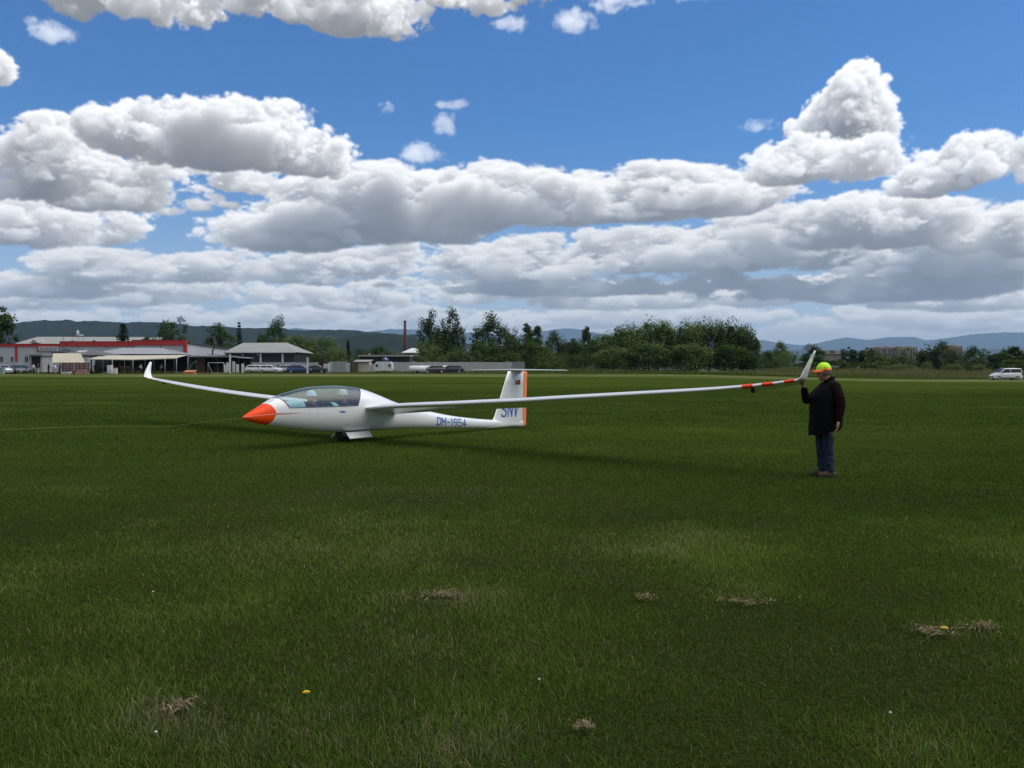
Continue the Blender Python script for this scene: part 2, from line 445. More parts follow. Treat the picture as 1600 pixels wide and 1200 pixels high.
# ------------------------------------------------------------------ ground
def build_ground():
    m = bpy.data.materials.new('field_turf'); m.use_nodes = True
    g = NT(m.node_tree); b = g.n['Principled BSDF']
    b.inputs['Roughness'].default_value = 1.0; b.inputs['Specular IOR Level'].default_value = .0
    pos = g.new('ShaderNodeNewGeometry').outputs['Position']
    px, py, pz = g.sep(pos)
    st = g.v('MULTIPLY', pos, (.35, 1.0, 1.0))
    n1 = g.noise(st, .11, 5, .6); n2 = g.noise(st, .9, 5, .65); n3 = g.noise(pos, 9.0, 4, .7); n4 = g.noise(g.v('MULTIPLY', pos, (.12, 1, 1)), .22, 4, .6)
    c = g.mix(g.step(n1, .32, .68), (.037, .060, .0095), (.054, .080, .0125))
    c = g.mix(g.m('MULTIPLY', g.step(n2, .5, .8), .45), c, (.078, .092, .018))
    c = g.mix(g.m('MULTIPLY', g.step(n3, .45, .8), .5), c, (.030, .044, .007))
    c = g.mix(g.m('MULTIPLY', g.step(n4, .55, .75), .35), c, (.088, .098, .024))
    # pale mown swath and trodden strip at the far edge of the airfield, then rough pasture
    sw = g.m('MULTIPLY', g.step(py, 108.0, 124.0), g.step(py, 150.0, 140.0))
    sw = g.m('MULTIPLY', sw, g.step(g.m('ADD', n4, g.m('MULTIPLY', n2, .4)), .58, .78))
    c = g.mix(g.m('MULTIPLY', sw, .75), c, (.19, .185, .085))
    # bare thatch and soil between the near blades
    near = g.step(py, 24.0, 4.0)
    c = g.mix(near, c, g.mix(g.step(g.noise(pos, 38.0, 5, .75), .35, .65), (.012, .020, .005), (.040, .045, .015)))
    far = g.step(py, 160.0, 240.0)
    nf = g.noise(g.v('MULTIPLY', pos, (.4, 1, 1)), .004, 4, .6)
    c = g.mix(far, c, g.mix(g.step(nf, .4, .6), (.045, .075, .025), (.13, .125, .055)))
    g.put(b.inputs['Base Color'], c)
    bn = g.new('ShaderNodeBump'); bn.inputs['Strength'].default_value = .6; bn.inputs['Distance'].default_value = .08
    g.put(bn.inputs['Height'], g.noise(pos, 6.0, 5, .7)); g.l.new(bn.outputs[0], b.inputs['Normal'])
    rad = np.concatenate([[.5], np.geomspace(2, 28000, 96)])
    az = np.linspace(0, 2 * pi, 145)[:-1]
    Rr, Az = np.meshgrid(rad, az, indexing='ij')
    X, Y = Rr * np.sin(Az), Rr * np.cos(Az)
    Z = np.where(Y > 0, gz(X, Y), 0.0) * np.ones_like(X)
    V = np.stack([X, Y, Z], -1).reshape(-1, 3)
    n = len(az); i, k = np.meshgrid(np.arange(len(rad) - 1), np.arange(n), indexing='ij')
    k2 = (k + 1) % n
    Fc = np.stack([i * n + k, (i + 1) * n + k, (i + 1) * n + k2, i * n + k2], -1).reshape(-1, 4)[:, ::-1]
    V = np.vstack([V, [[0, 0, 0]]])
    me = npmesh('grass_field', V, Fc)
    bm = bmesh.new(); bm.from_mesh(me); bm.verts.ensure_lookup_table()
    for k in range(n): bm.faces.new((bm.verts[len(V) - 1], bm.verts[(k + 1) % n], bm.verts[k]))
    bmesh.ops.recalc_face_normals(bm, faces=bm.faces)
    if sum(f.normal.z for f in bm.faces) < 0: bmesh.ops.reverse_faces(bm, faces=bm.faces)
    bm.to_mesh(me); bm.free()
    o = link('ground', me, m, smooth=True); o['kind'] = 'structure'
build_ground()

class Noise2:
    """tileable smooth noise looked up in metres"""
    def __init__(s, r, n=256, per=(64, 32, 16, 8), rough=.55):
        s.a = np.zeros((n, n, 1), np.float32); w = 1
        for p in per: s.a += w * lattice(s.a.shape, (p, p, 4), r); w *= rough
        s.a = s.a[..., 0] / s.a.std()
    def __call__(s, x, y, sx, sy):
        n = s.a.shape[0]
        u, v = np.abs(np.mod(x / sx + 90.3, 2 * (n - 2)) - (n - 2)) * .9999, np.abs(np.mod(y / sy + 31.7, 2 * (n - 2)) - (n - 2)) * .9999
        i, j = u.astype(int), v.astype(int); f, h = u - i, v - j
        A = s.a
        return (A[j, i] * (1 - f) + A[j, i + 1] * f) * (1 - h) + (A[j + 1, i] * (1 - f) + A[j + 1, i + 1] * f) * h
NZ = Noise2(np.random.default_rng(21))

PATCH = [(590, 872, .9, .6), (345, 856, .5, .5), (110, 828, .7, .5), (1120, 832, .7, .45), (1300, 1055, .5, .5), (700, 1185, .35, .45), (1300, 1185, .4, .4), (690, 940, .35, .6), (1160, 950, .5, .5), (1000, 945, .3, .5), (1470, 1000, .45, .6),
         (280, 1120, .25, .6), (915, 1150, .2, .5), (860, 900, .9, .35), (330, 1150, .4, .3), (1150, 1010, .5, .4), (620, 1010, .5, .35), (60, 1000, .5, .35), (1440, 1120, .5, .35), (200, 900, .7, .35), (1500, 850, .9, .3), (470, 830, .7, .4), (1010, 860, .8, .3)]
def blades(count, y0, y1, hmean, wk, r, power):
    """mown grass: bent tapered strips, thinner on the ground with distance; the nearer ones have a bend"""
    q = r.random(count); e = 2 - power
    y = (y0 ** e + q * (y1 ** e - y0 ** e)) ** (1 / e)
    x = (r.random(count) * 2 - 1) * (.67 * y + .6)
    big = NZ(x, y, .35, .16); mid_ = NZ(x + 40, y + 9, .045, .03); small = NZ(x, y, .011, .011)
    h = hmean * np.clip(1 + .14 * mid_ + .20 * small + .24 * r.standard_normal(count), .55, 1.9)
    w = wk * np.maximum(y / 6.0, .75) ** .62 * (.7 + .6 * r.random(count))
    ang = r.random(count) * 2 * pi; lean = np.abs(r.normal(.45, .33, count))
    la = r.random(count) * 2 * pi
    z = gz(x, y)
    B = np.stack([x, y, z - .004], -1)
    sd = np.stack([np.cos(ang), np.sin(ang), 0 * ang], -1) * (w / 2)[:, None]
    ld = np.stack([np.cos(la) * np.sin(lean), np.sin(la) * np.sin(lean), np.cos(lean)], -1) * h[:, None]
    droop = np.stack([np.cos(la), np.sin(la), -.55 + 0 * la], -1) * (h * np.clip(lean, 0, 1) * .35)[:, None]
    bands = NZ(x + 300, y + 11, 1.6, .045) * sstep(6, 14, y)
    t0 = np.clip(.47 + .10 * bands + .15 * big + .18 * mid_ + .15 * r.standard_normal(count), 0, 1)
    dry = (r.random(count) < np.clip(.06 + .075 * NZ(x + 70, y + 30, .02, .02) + .07 * NZ(x, y + 100, .14, .07) + .10 * (1 - sstep(4, 9, y)), .012, .6)).astype(float) * (.45 + .55 * r.random(count))
    for (ppx, ppy, pr, pk) in PATCH:
        pd = EYE * FPX / (ppy - HOR); qx = (ppx - 800) / FPX * pd
        g_ = np.exp(-(((x - qx) / pr) ** 2 + ((y - pd) / (pr * .7)) ** 2)) * np.clip(.6 + .6 * small, 0, 1.4)
        dry = np.maximum(dry, (r.random(count) < g_ * pk) * (.5 + .5 * r.random(count)))
    br = np.clip(.55 + .10 * bands + .07 * big + .11 * mid_ + .14 * small + .36 * r.standard_normal(count) + .12 * sstep(5, 12, y), .02, 1.25)
    T = np.stack([t0, dry, br], -1)
    h_keep = r.random(count) > sstep(45, 82, y)
    near = y + 1.5 * r.standard_normal(count) < 11
    k = np.flatnonzero(near)
    Vn = np.stack([B[k] - sd[k], B[k] + sd[k], B[k] + ld[k] * .55 - sd[k] * .8, B[k] + ld[k] * .55 + sd[k] * .8, B[k] + ld[k] + droop[k]], 1)
    j = np.arange(len(k))[:, None] * 5
    a = npmesh('lawn_near', Vn.reshape(-1, 3), np.concatenate([j + [0, 1, 3], j + [0, 3, 2], j + [2, 3, 4]], 0), np.repeat(T[k], 5, 0))
    k = np.flatnonzero(~near & h_keep)
    Vn = np.stack([B[k] - sd[k], B[k] + sd[k], B[k] + ld[k] + droop[k] * .5], 1)
    b = npmesh('lawn_far', Vn.reshape(-1, 3), np.arange(len(k))[:, None] * 3 + [0, 1, 2], np.repeat(T[k], 3, 0))
    return a, b
GRASS = leafmat('grass_blade', (.041, .080, .0135), (.102, .147, .026), .42, gloss=.003)
_a, _b = blades(1500000, 2.6, 84, .048, .0054, np.random.default_rng(9), 1.45)
tag(link('lawn_grass', _a, GRASS), 'short mown green grass with dry blades in the foreground', None, None, 'stuff')
tag(link('lawn_grass', _b, GRASS), 'mown green grass of the airfield round the glider', None, None, 'stuff')

# ------------------------------------------------------------------ hills and haze
def hill(name, D, foot, back, prof, m, seed, rough, trees):
    r = np.random.default_rng(seed)
    na, nr = 1500, 26
    px = np.linspace(-1500, 3100, na)
    az = (px - 800) / FPX
    az = np.where(np.abs(az) < .6, np.arctan(az), np.sign(az) * (math.atan(.6) + (np.abs(az) - .6) * .55))
    p = np.array(prof, float)
    ridge = (HOR - np.interp(px, p[:, 0], p[:, 1])) / FPX * D / np.cos(np.clip(az, -.6, .6)) ** 0
    def wob(k): return sum(np.interp(np.arange(na), np.arange(0, na + s, s), r.standard_normal(len(np.arange(0, na + s, s)))) * w for s, w in ((2, .22), (4, .3), (14, .5), (40, 1.0))) * k
    t = np.linspace(0, 1, nr)
    V = np.zeros((nr, na, 3))
    for j, tj in enumerate(t):
        if tj < .8:
            q = tj / .8; d = foot + (D - foot) * q; hh = ridge * (q ** 1.25)
        else:
            q = (tj - .8) / .2; d = D + (back - D) * q; hh = ridge * (1 - q) ** 1.5
        hh = hh + wob(rough) * min(1, 4 * tj) * (1 if tj < .95 else 0) * np.clip(ridge / 60, 0, 1)
        if abs(tj - .8) < .03: hh = hh + np.abs(wob(trees))
        dd = d / np.cos(np.clip(az, -.6, .6))
        V[j] = np.stack([np.sin(az) * dd, np.cos(az) * dd, np.maximum(hh, -4.0) + EYE - 2], -1)
    V[0, :, 2] = -3; V[-1, :, 2] = -3
    i, k = np.meshgrid(np.arange(nr - 1), np.arange(na - 1), indexing='ij')
    Fc = np.stack([i * na + k, i * na + k + 1, (i + 1) * na + k + 1, (i + 1) * na + k], -1).reshape(-1, 4)
    o = link(name, npmesh(name, V.reshape(-1, 3), Fc), m, smooth=True); o['kind'] = 'structure'
    return o
def hillmat(name, forest, field, lo, hi, sc):
    m = bpy.data.materials.new(name); m.use_nodes = True
    g = NT(m.node_tree); b = g.n['Principled BSDF']; b.inputs['Roughness'].default_value = .95; b.inputs['Specular IOR Level'].default_value = .05
    pos = g.new('ShaderNodeNewGeometry').outputs['Position']
    n = g.noise(pos, sc, 5, .6); f = g.noise(pos, sc * 22, 4, .7)
    vor = g.new('ShaderNodeTexVoronoi'); g.put(vor.inputs['Vector'], g.v('MULTIPLY', pos, (1, 1, 3))); vor.inputs['Scale'].default_value = sc * 3
    fc = g.mix(g.m('MULTIPLY', g.sep(vor.outputs['Color'])[0], .8), field, tuple(v * 1.7 for v in field))
    fo = g.mix(g.step(f, .3, .7), tuple(v * .6 for v in forest), tuple(v * 1.35 for v in forest))
    g.put(b.inputs['Base Color'], g.mix(g.step(n, lo, hi), fo, fc))
    return m
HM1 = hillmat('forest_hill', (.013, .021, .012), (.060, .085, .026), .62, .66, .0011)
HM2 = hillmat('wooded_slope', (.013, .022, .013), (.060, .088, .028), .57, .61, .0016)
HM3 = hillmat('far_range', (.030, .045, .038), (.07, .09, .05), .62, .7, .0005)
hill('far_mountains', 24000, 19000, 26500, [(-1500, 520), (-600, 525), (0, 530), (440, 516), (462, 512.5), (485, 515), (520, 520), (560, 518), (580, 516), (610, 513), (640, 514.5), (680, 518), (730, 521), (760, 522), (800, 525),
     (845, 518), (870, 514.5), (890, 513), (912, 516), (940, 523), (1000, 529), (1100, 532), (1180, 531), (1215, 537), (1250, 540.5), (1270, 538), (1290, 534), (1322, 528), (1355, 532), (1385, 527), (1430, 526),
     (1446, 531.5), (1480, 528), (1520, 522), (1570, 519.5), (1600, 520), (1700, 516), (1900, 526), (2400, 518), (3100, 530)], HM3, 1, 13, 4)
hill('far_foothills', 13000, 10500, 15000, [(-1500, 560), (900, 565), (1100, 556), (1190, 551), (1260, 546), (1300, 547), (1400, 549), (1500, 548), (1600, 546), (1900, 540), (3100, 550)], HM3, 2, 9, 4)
hill('forest_hills', 4300, 2900, 5300, [(-1500, 512), (-600, 520), (-200, 510), (0, 505), (60, 503.5), (110, 502.5), (180, 505), (260, 507), (320, 510), (380, 512), (440, 514.5), (520, 516), (560, 518), (620, 522), (660, 526), (700, 532),
     (760, 540), (850, 552), (1000, 566), (1200, 574), (3100, 574)], HM1, 3, 5, 3)
hill('wooded_slopes', 2700, 1700, 3300, [(-1500, 540), (0, 552), (300, 556), (430, 556), (480, 545), (520, 531), (560, 525.5), (610, 523.5), (640, 527), (700, 540), (760, 552), (850, 566), (1000, 574), (3100, 574)], HM2, 4, 3, 3)

def build_haze():
    m = bpy.data.materials.new('haze'); m.use_nodes = True
    g = NT(m.node_tree); g.n.clear()
    out = g.new('ShaderNodeOutputMaterial'); v = g.new('ShaderNodeVolumePrincipled')
    v.inputs['Color'].default_value = (.46, .68, 1.0, 1); v.inputs['Density'].default_value = HAZE; v.inputs['Anisotropy'].default_value = .0
    g.l.new(v.outputs[0], out.inputs['Volume'])
    mb = MB().span((-29000, -29000, -5.0), (29000, 29000, 1250))
    o = mb.build('haze', m); tag(o, kind='stuff')
HAZE = 3.5e-5
build_haze()
# ------------------------------------------------------------------ the glider
WHITE = mat('gelcoat_white', (.80, .80, .79), .22, coat=.5, var=.02, vscale=1.2)
ORANGE = mat('signal_orange', (1.0, .075, .006), .45, spec=.3)
ORANGE2 = mat('band_red_orange', (.95, .055, .012), .45, spec=.3)
PEACH = mat('rudder_orange', (.95, .26, .10), .4)
BLUE = mat('marking_blue', (.028, .14, .46), .45)
DARKTRIM = mat('seal_dark', (.06, .065, .07), .5)
RUBBER = mat('rubber_black', (.012, .012, .012), .75)
def pchip(xs, ys):
    xs, ys = np.array(xs, float), np.array(ys, float)
    h = np.diff(xs); d = np.diff(ys) / h
    m = np.zeros_like(ys); m[0], m[-1] = d[0], d[-1]
    for i in range(1, len(xs) - 1):
        m[i] = 0 if d[i - 1] * d[i] <= 0 else (h[i - 1] + h[i]) * 3 / ((2 * h[i] + h[i - 1]) / d[i - 1] + (h[i] + 2 * h[i - 1]) / d[i])
    def f(x):
        x = min(max(x, xs[0]), xs[-1]); i = min(int(np.searchsorted(xs, x, 'right')) - 1, len(h) - 1)
        t = (x - xs[i]) / h[i]
        return float(ys[i] * (1 + 2 * t) * (1 - t) ** 2 + h[i] * m[i] * t * (1 - t) ** 2 + ys[i + 1] * t * t * (3 - 2 * t) + h[i] * m[i + 1] * t * t * (t - 1))
    return f
TOP = pchip([0, .04, .17, .32, .5, .73, .92, 1.14, 1.43, 1.74, 2.21, 2.7, 2.92, 3.4, 3.68, 3.97, 4.3, 4.65, 5.03, 6.07, 7.4, 8.0, 8.62],
            [.70, .733, .80, .873, .968, 1.079, 1.142, 1.196, 1.25, 1.285, 1.296, 1.262, 1.228, 1.095, .998, .90, .82, .735, .655, .476, .339, .30, .275])
BOT = pchip([0, .04, .17, .32, .5, .84, 1.43, 2.24, 2.7, 3.4, 4.11, 4.9, 6.07, 7.4, 8.62],
            [.70, .668, .62, .575, .53, .465, .372, .29, .276, .272, .272, .25, .184, .128, .112])
HW = pchip([0, .04, .17, .32, .5, .84, 1.43, 2.1, 2.7, 3.4, 4.1, 5.0, 6.0, 7.4, 8.62], [0, .036, .095, .145, .195, .262, .328, .355, .35, .30, .225, .165, .128, .092, .035])
NEXP = 2.25
def fus(t, th, k=1.0):
    zt, zb, w = TOP(t), BOT(t), HW(t)
    zc, h = (zt + zb) / 2, (zt - zb) / 2
    s_, c_ = sin(th), cos(th)
    return (t, -k * w * math.copysign(abs(s_) ** (2 / NEXP), s_), zc + k * h * math.copysign(abs(c_) ** (2 / NEXP), c_))
def sill(t): return .872 - .004 * t
def th_sill(t):
    zt, zb = TOP(t), BOT(t); q = (sill(t) - (zt + zb) / 2) / ((zt - zb) / 2)
    return math.acos(max(min(q, 1), 0) ** (NEXP / 2))
def near_pt(t, z, off=.004):
    zt, zb, w = TOP(t), BOT(t), HW(t)
    q = abs((z - (zt + zb) / 2) / ((zt - zb) / 2)); q = min(q, .98)
    return (t, -(w * (1 - q ** NEXP) ** (1 / NEXP) + off), z)

GL = thing('glider', 'white two-seat glider with orange nose and long upturned wings on the grass', 'glider', (-5.304, 17.6, 0.0), R(90 - 40.48))
def grid(mb, fn, us, vs, smooth=True):
    mb.loft([[fn(u, v) for v in vs] for u in us], closed=False, cap=False, smooth=smooth)
T0 = .70
def tn(th):
    a = abs(((th + pi) % (2 * pi)) - pi)
    return .475 + .165 * max(0, 1 - abs(a - pi / 2) / (pi / 2)) ** 1.05
def weld(o, d=.0008):
    bm = bmesh.new(); bm.from_mesh(o.data); bmesh.ops.remove_doubles(bm, verts=bm.verts, dist=d)
    bmesh.ops.recalc_face_normals(bm, faces=bm.faces); bm.to_mesh(o.data); bm.free()
def glider():
    TH = [2 * pi * k / 64 for k in range(65)]
    nose = MB(); grid(nose, lambda u, th: fus(tn(th) * u ** 1.6, th), [i / 14 for i in range(15)], TH)
    o = nose.build('nose_cone', ORANGE, GL); weld(o)
    f = MB(); grid(f, lambda u, th: fus(lerp(tn(th), T0, u), th), [0, .33, .67, 1], TH)
    lower = [i / 30 for i in range(31)]
    def low(t, v):
        a = th_sill(t); return fus(t, lerp(a, 2 * pi - a, v))
    def tf(v): return .73 + .19 * abs(2 * v - 1) ** 1.5
    def tr(v): return 2.90 - .27 * abs(2 * v - 1) ** 1.3
    def arc(t, v):
        a = th_sill(t); return fus(t, lerp(-a, a, v))
    T1 = 2.95
    grid(f, low, np.linspace(T0, T1, 34), lower)
    arcv = [i / 24 for i in range(25)]
    grid(f, lambda u, v: arc(lerp(T0, tf(v), u), v), [0, .5, 1], arcv)
    grid(f, lambda u, v: arc(lerp(tr(v), T1, u), v), [0, .5, 1], arcv)
    grid(f, lambda t, th: fus(t, th), np.concatenate([np.linspace(T1, 5, 22), np.linspace(5.2, 8.6, 18)]), TH)
    fo = f.build('fuselage', WHITE, GL)
    # canopy glass with a real thickness look: tinted shell
    gm = bpy.data.materials.new('canopy_glass'); gm.use_nodes = True
    g = NT(gm.node_tree); g.n.clear(); out = g.new('ShaderNodeOutputMaterial')
    tr_ = g.new('ShaderNodeBsdfTransparent'); tr_.inputs[0].default_value = (.72, .85, .86, 1)
    gl = g.new('ShaderNodeBsdfGlossy'); gl.inputs['Roughness'].default_value = .32; gl.inputs[0].default_value = (.9, .95, .95, 1)
    fr = g.new('ShaderNodeFresnel'); bf = g.new('ShaderNodeNewGeometry').outputs['Backfacing']; g.put(fr.inputs[0], g.m('MULTIPLY_ADD', bf, 1 / 1.5 - 1.5, 1.5))
    mx = g.new('ShaderNodeMixShader'); g.l.new(g.m('MULTIPLY_ADD', fr.outputs[0], 1.25, .03), mx.inputs[0])
    g.l.new(tr_.outputs[0], mx.inputs[1]); g.l.new(gl.outputs[0], mx.inputs[2]); g.l.new(mx.outputs[0], out.inputs[0])
    c = MB(); grid(c, lambda u, v: arc(lerp(tf(v), tr(v), u), v), [i / 26 for i in range(27)], arcv)
    co = c.build('canopy', gm, GL)
    fr_ = MB()
    edge = [arc(tf(v), v) for v in arcv] + [arc(lerp(tf(1), tr(1), u), 1) for u in np.linspace(0, 1, 20)[1:]] + [arc(tr(v), v) for v in arcv[::-1]][1:] + [arc(lerp(tr(0), tf(0), u), 0) for u in np.linspace(0, 1, 20)[1:]]
    fr_.tube(edge, .008, 6, cap=False); fr_.build('canopy_frame', DARKTRIM, co)
    # cockpit
    NAVY = mat('cockpit_navy', (.018, .026, .065), .8, var=.3, vscale=9)
    tub = MB(); grid(tub, lambda t, v: fus(t, lerp(th_sill(t), 2 * pi - th_sill(t), v), .93), np.linspace(.9, 2.72, 16), lower)
    tub.loft([[fus(2.72, th, .93) for th in TH[:-1]], [fus(2.73, th, .93) for th in TH[:-1]]], True, True, False)
    tub.build('cockpit_tub', NAVY, GL)
    lin = MB()
    grid(lin, lambda t, k: (t, .86 * HW(t), sill(t) - .03 + k), np.linspace(1.25, 2.7, 12), [0, .07, .13])
    lin.build('side_lining', NAVY, GL)
    SKYB = mat('cover_light_blue', (.34, .50, .58), .8)
    for (ta, tb, z0, z1, w) in ((1.0, 1.40, .90, 1.06, .16), (2.14, 2.30, .88, .97, .13)):
        hd = MB(); rings = []
        for u in np.linspace(0, 1, 7):
            t = lerp(ta, tb, u); zt = lerp(z0 + .06, z1, sin(u * pi * .75)) - .05 * u
            rings.append([(t, w * cos(a), z0 - .08 + (zt - z0 + .08) * max(sin(a), 0) ** .6) for a in np.linspace(0, pi, 11)])
        hd.loft(rings, False, False); hd.loft([rings[-1], [(ta + (tb - ta), y * .98, z) for (t, y, z) in rings[-1]]], False, False)
        hd.build('instrument_hood', SKYB, GL)
    for ts in (1.86, 2.68):
        sb = MB().box((ts, 0, .72), (.09, .40, .46), 0, .8); sb.box((ts + .02, 0, 1.0), (.06, .18, .16))
        sb.build('seat_backrest', NAVY, GL, bevel=.02)
    # ---- wings
    CH = pchip([0, .5, 4, 7, 8.8, 9.6, 9.97], [.98, .93, .88, .75, .57, .43, .33])
    LE = pchip([0, 3, 7, 9.97], [2.83, 2.88, 2.98, 3.12])
    AL = pchip([0, 5, 9.97], [R(9.4), R(8.0), R(7.6)])
    ZN = pchip([0, .35, 1.66, 2.71, 3.5, 4.73, 5.3, 7.17, 8.6, 9.13, 9.62, 9.97], [.765, .805, .897, .95, .995, 1.065, 1.105, 1.23, 1.33, 1.38, 1.438, 1.49])
    ZF = pchip([0, .35, 1.66, 3.74, 5.6, 7.7, 9.0, 9.63, 9.97], [.765, .795, .862, .952, 1.055, 1.205, 1.315, 1.375, 1.425])
    def foil(n=15, th=.130, cam=.042):
        P = []
        xs = [(1 - cos(pi * i / n)) / 2 for i in range(n + 1)]
        yt = lambda x: 5 * th * (.2969 * sqrt(x) - .126 * x - .3516 * x * x + .2843 * x ** 3 - .1036 * x ** 4)
        cm = lambda x: 4 * cam * x * (1 - x) * (1.25 - .5 * x)
        for x in reversed(xs): P.append((x, cm(x) + yt(x)))
        for x in xs[1:-1]: P.append((x, cm(x) - yt(x)))
        return P
    FO = foil()
    def station(side, sp, phi=0.0, P=None, ch=None, al=None):
        z0 = (ZN if side < 0 else ZF)(sp); c_ = ch or CH(sp); a = AL(sp) if al is None else al
        o = P or (LE(sp), side * sp, z0)
        pts = []
        for x, y in FO:
            fl = -.10 * max(0, x - .82)               # flaps a little down
            cx, cz = c_ * (x * cos(a) + y * sin(a)), c_ * (-x * sin(a) + (y + fl) * cos(a))
            th_ = c_ * (y + fl)
            if phi: cx = c_ * x; pts.append((o[0] + cx, o[1] - side * th_ * sin(phi), o[2] + th_ * cos(phi) - c_ * x * sin(a) * cos(phi)))
            else: pts.append((o[0] + cx, o[1], o[2] + cz))
        return pts
    BANDS = [(9.08, 9.25), (9.40, 9.575), (9.755, 9.91)]
    for side in (-1, 1):
        cuts = [0.0]
        for b in BANDS: cuts += list(b)
        cuts.append(9.97)
        wing = MB().loft([station(side, s_) for s_ in np.concatenate([np.linspace(0, 9, 28), np.linspace(9.08, 9.97, 9)])], True, False).build('wing', WHITE, GL)
        for a, b in BANDS:      # painted on the nose and the underside only
            rings = []
            for s_ in np.linspace(a, b, 4):
                st = station(side, s_); rings.append([(p[0] - .005, p[1], p[2] - (.003 if k > (6 if side < 0 else 1) else -.003)) for k, p in enumerate(st[(9 if side < 0 else 14):21])])
            MB().loft(rings, False, False).build('orange_band', ORANGE2, wing)
        z1 = (ZN if side < 0 else ZF)(9.97)
        rings = []
        for k in np.linspace(0, 1, 12):
            phi = R(74) * min(1, k / .10)
            lat = .02 * min(1, k / .1) + .13 * k
            P = (LE(9.97) + .02 * k + .24 * k ** 1.5, side * (9.97 + lat), z1 + .445 * k ** (1.15))
            rings.append(station(side, 9.97, phi + 1e-4, P, lerp(.29, .075, k ** .8) * (1 if k < .97 else .75), AL(9.97)))
        MB().loft(rings, True, True).build('winglet', WHITE, wing)
        # aileron and flap hinge line: a thin dark seal proud of the surface
        for (s0, s1) in ((.45, 4.6), (4.66, 8.9)):
            hl = MB()
            q = []
            for s_ in np.linspace(s0, s1, 16):
                st = station(side, s_); p = st[4]; q.append((p[0], p[1], p[2] + .001))
            hl.tube(q, .0035, 4, smooth=False); hl.build('flap_seal', mat('seal_grey', (.45, .46, .47), .6), wing)
        sk = MB(); p = station(side, 9.16)[22]
        sk.tube([(p[0], p[1] - .012, p[2] - .02), (p[0], p[1] + .012, p[2] - .02)], .05, 14); sk.build('tip_wheel', RUBBER, wing)
    # root fillet: a soft fairing where wing and fuselage meet
    # ---- fin, rudder, tailplane
    FLE = pchip([.14, .25, .34, .5, 1.0, 1.6], [7.00, 7.22, 7.40, 7.50, 7.73, 8.005])
    HNG = lambda z: lerp(8.575, 8.625, (z - .12) / 1.48)
    RTE = lambda z: lerp(8.755, 8.80, (z - .12) / 1.48)
    def finw(t, z):
        a, b = FLE(z), RTE(z); x = min(max((t - a) / (b - a), 0), 1)
        return 5 * .125 * (b - a) * .80 * (.2969 * sqrt(x) - .126 * x - .3516 * x * x + .2843 * x ** 3 - .1036 * x ** 4)
    def finring(z, x0, x1):
        ts = [lerp(x0, x1, (1 - cos(pi * i / 12)) / 2) for i in range(13)]
        return [(t, -finw(t, z), z) for t in ts] + [(t, finw(t, z), z) for t in reversed(ts)]
    zs = [.14, .2, .25, .3, .34, .42, .5, .75, 1.0, 1.3, 1.6]
    fin = MB().loft([finring(z, FLE(z), HNG(z) - .004) for z in zs], True, True).build('fin', WHITE, GL)
    def rud(z): return finring(z, HNG(z) + .004, RTE(z))
    MB().loft([rud(z) for z in (.115, .16, .6, 1.1, 1.55, 1.585)], True, True).build('rudder', PEACH, GL)
    tp = MB(); rings = []
    for s_ in np.linspace(-1.66, 1.66, 23):
        k = abs(s_) / 1.66; c_ = lerp(.50, .27, k ** 1.4) * (1 if k < .98 else .7)
        rings.append([(8.10 + .16 * k ** 1.6 + x * c_, s_, 1.64 - (1.64 - 1.625) * k + c_ * (y * .75 - x * .03)) for x, y in foil(10, .12, .0)])
    tp.loft(rings, True, True); tpo = tp.build('tailplane', WHITE, GL)
    tw = MB().tube([(8.35, -.025, .13), (8.35, .025, .13)], .05, 14); tw.build('tail_wheel', RUBBER, GL)
    # ---- main wheel and doors
    wh = MB().lathe([(.10, -.06), (.17, -.062), (.195, -.045), (.205, -.02), (.205, .02), (.195, .045), (.17, .062), (.10, .06)], n=28, cap=True)
    wh.v = [(2.52 + x, z, .265 + y) for x, y, z in wh.v]
    w_o = wh.build('main_wheel', RUBBER, GL)
    hb = MB().tube([(2.52, -.068, .265), (2.52, .068, .265)], .085, 18); hb.build('wheel_hub', mat('hub_grey', (.35, .36, .37), .35, .8), w_o)
    for s_ in (-1, 1):
        d = MB(); a = [(2.44, .17, .285), (3.10, .17, .292), (3.06, .325, .168), (2.43, .325, .160)]
        q = [(t, s_ * y, z) for t, y, z in a]; q2 = [(t, s_ * (y - .012), z - .014) for t, y, z in a]
        d.add(q + q2, [(0, 1, 2, 3), (7, 6, 5, 4), (0, 4, 5, 1), (1, 5, 6, 2), (2, 6, 7, 3), (3, 7, 4, 0)])
        d.build('wheel_door', WHITE, GL)
        MB().tube([(2.75, s_ * .10, .27), (2.78, s_ * .26, .215)], .012, 6).build('door_rod', DARKTRIM, GL)
    # ---- markings
    st = MB()
    for u0, u1 in zip(np.linspace(0, 1, 12)[:-1], np.linspace(0, 1, 12)[1:]):
        def sp(u, k): t = lerp(.60, 1.17, u); return near_pt(t, .753 + k * lerp(.014, .004, u) * (1 - .2 * u) + .004 * u, .003)
        st.add([sp(u0, -1), sp(u1, -1), sp(u1, 1), sp(u0, 1)], [(0, 1, 2, 3)], True)
    st.build('side_stripe', mat('stripe_red', (.62, .10, .09), .4), GL)
    ln = MB(); ts = np.linspace(.02, .64, 14)
    ln.tube([near_pt(t, .712 + .066 * t, .002) for t in ts], .004, 5, smooth=False); ln.build('nose_line', mat('line_pink', (.9, .52, .42), .5), GL)
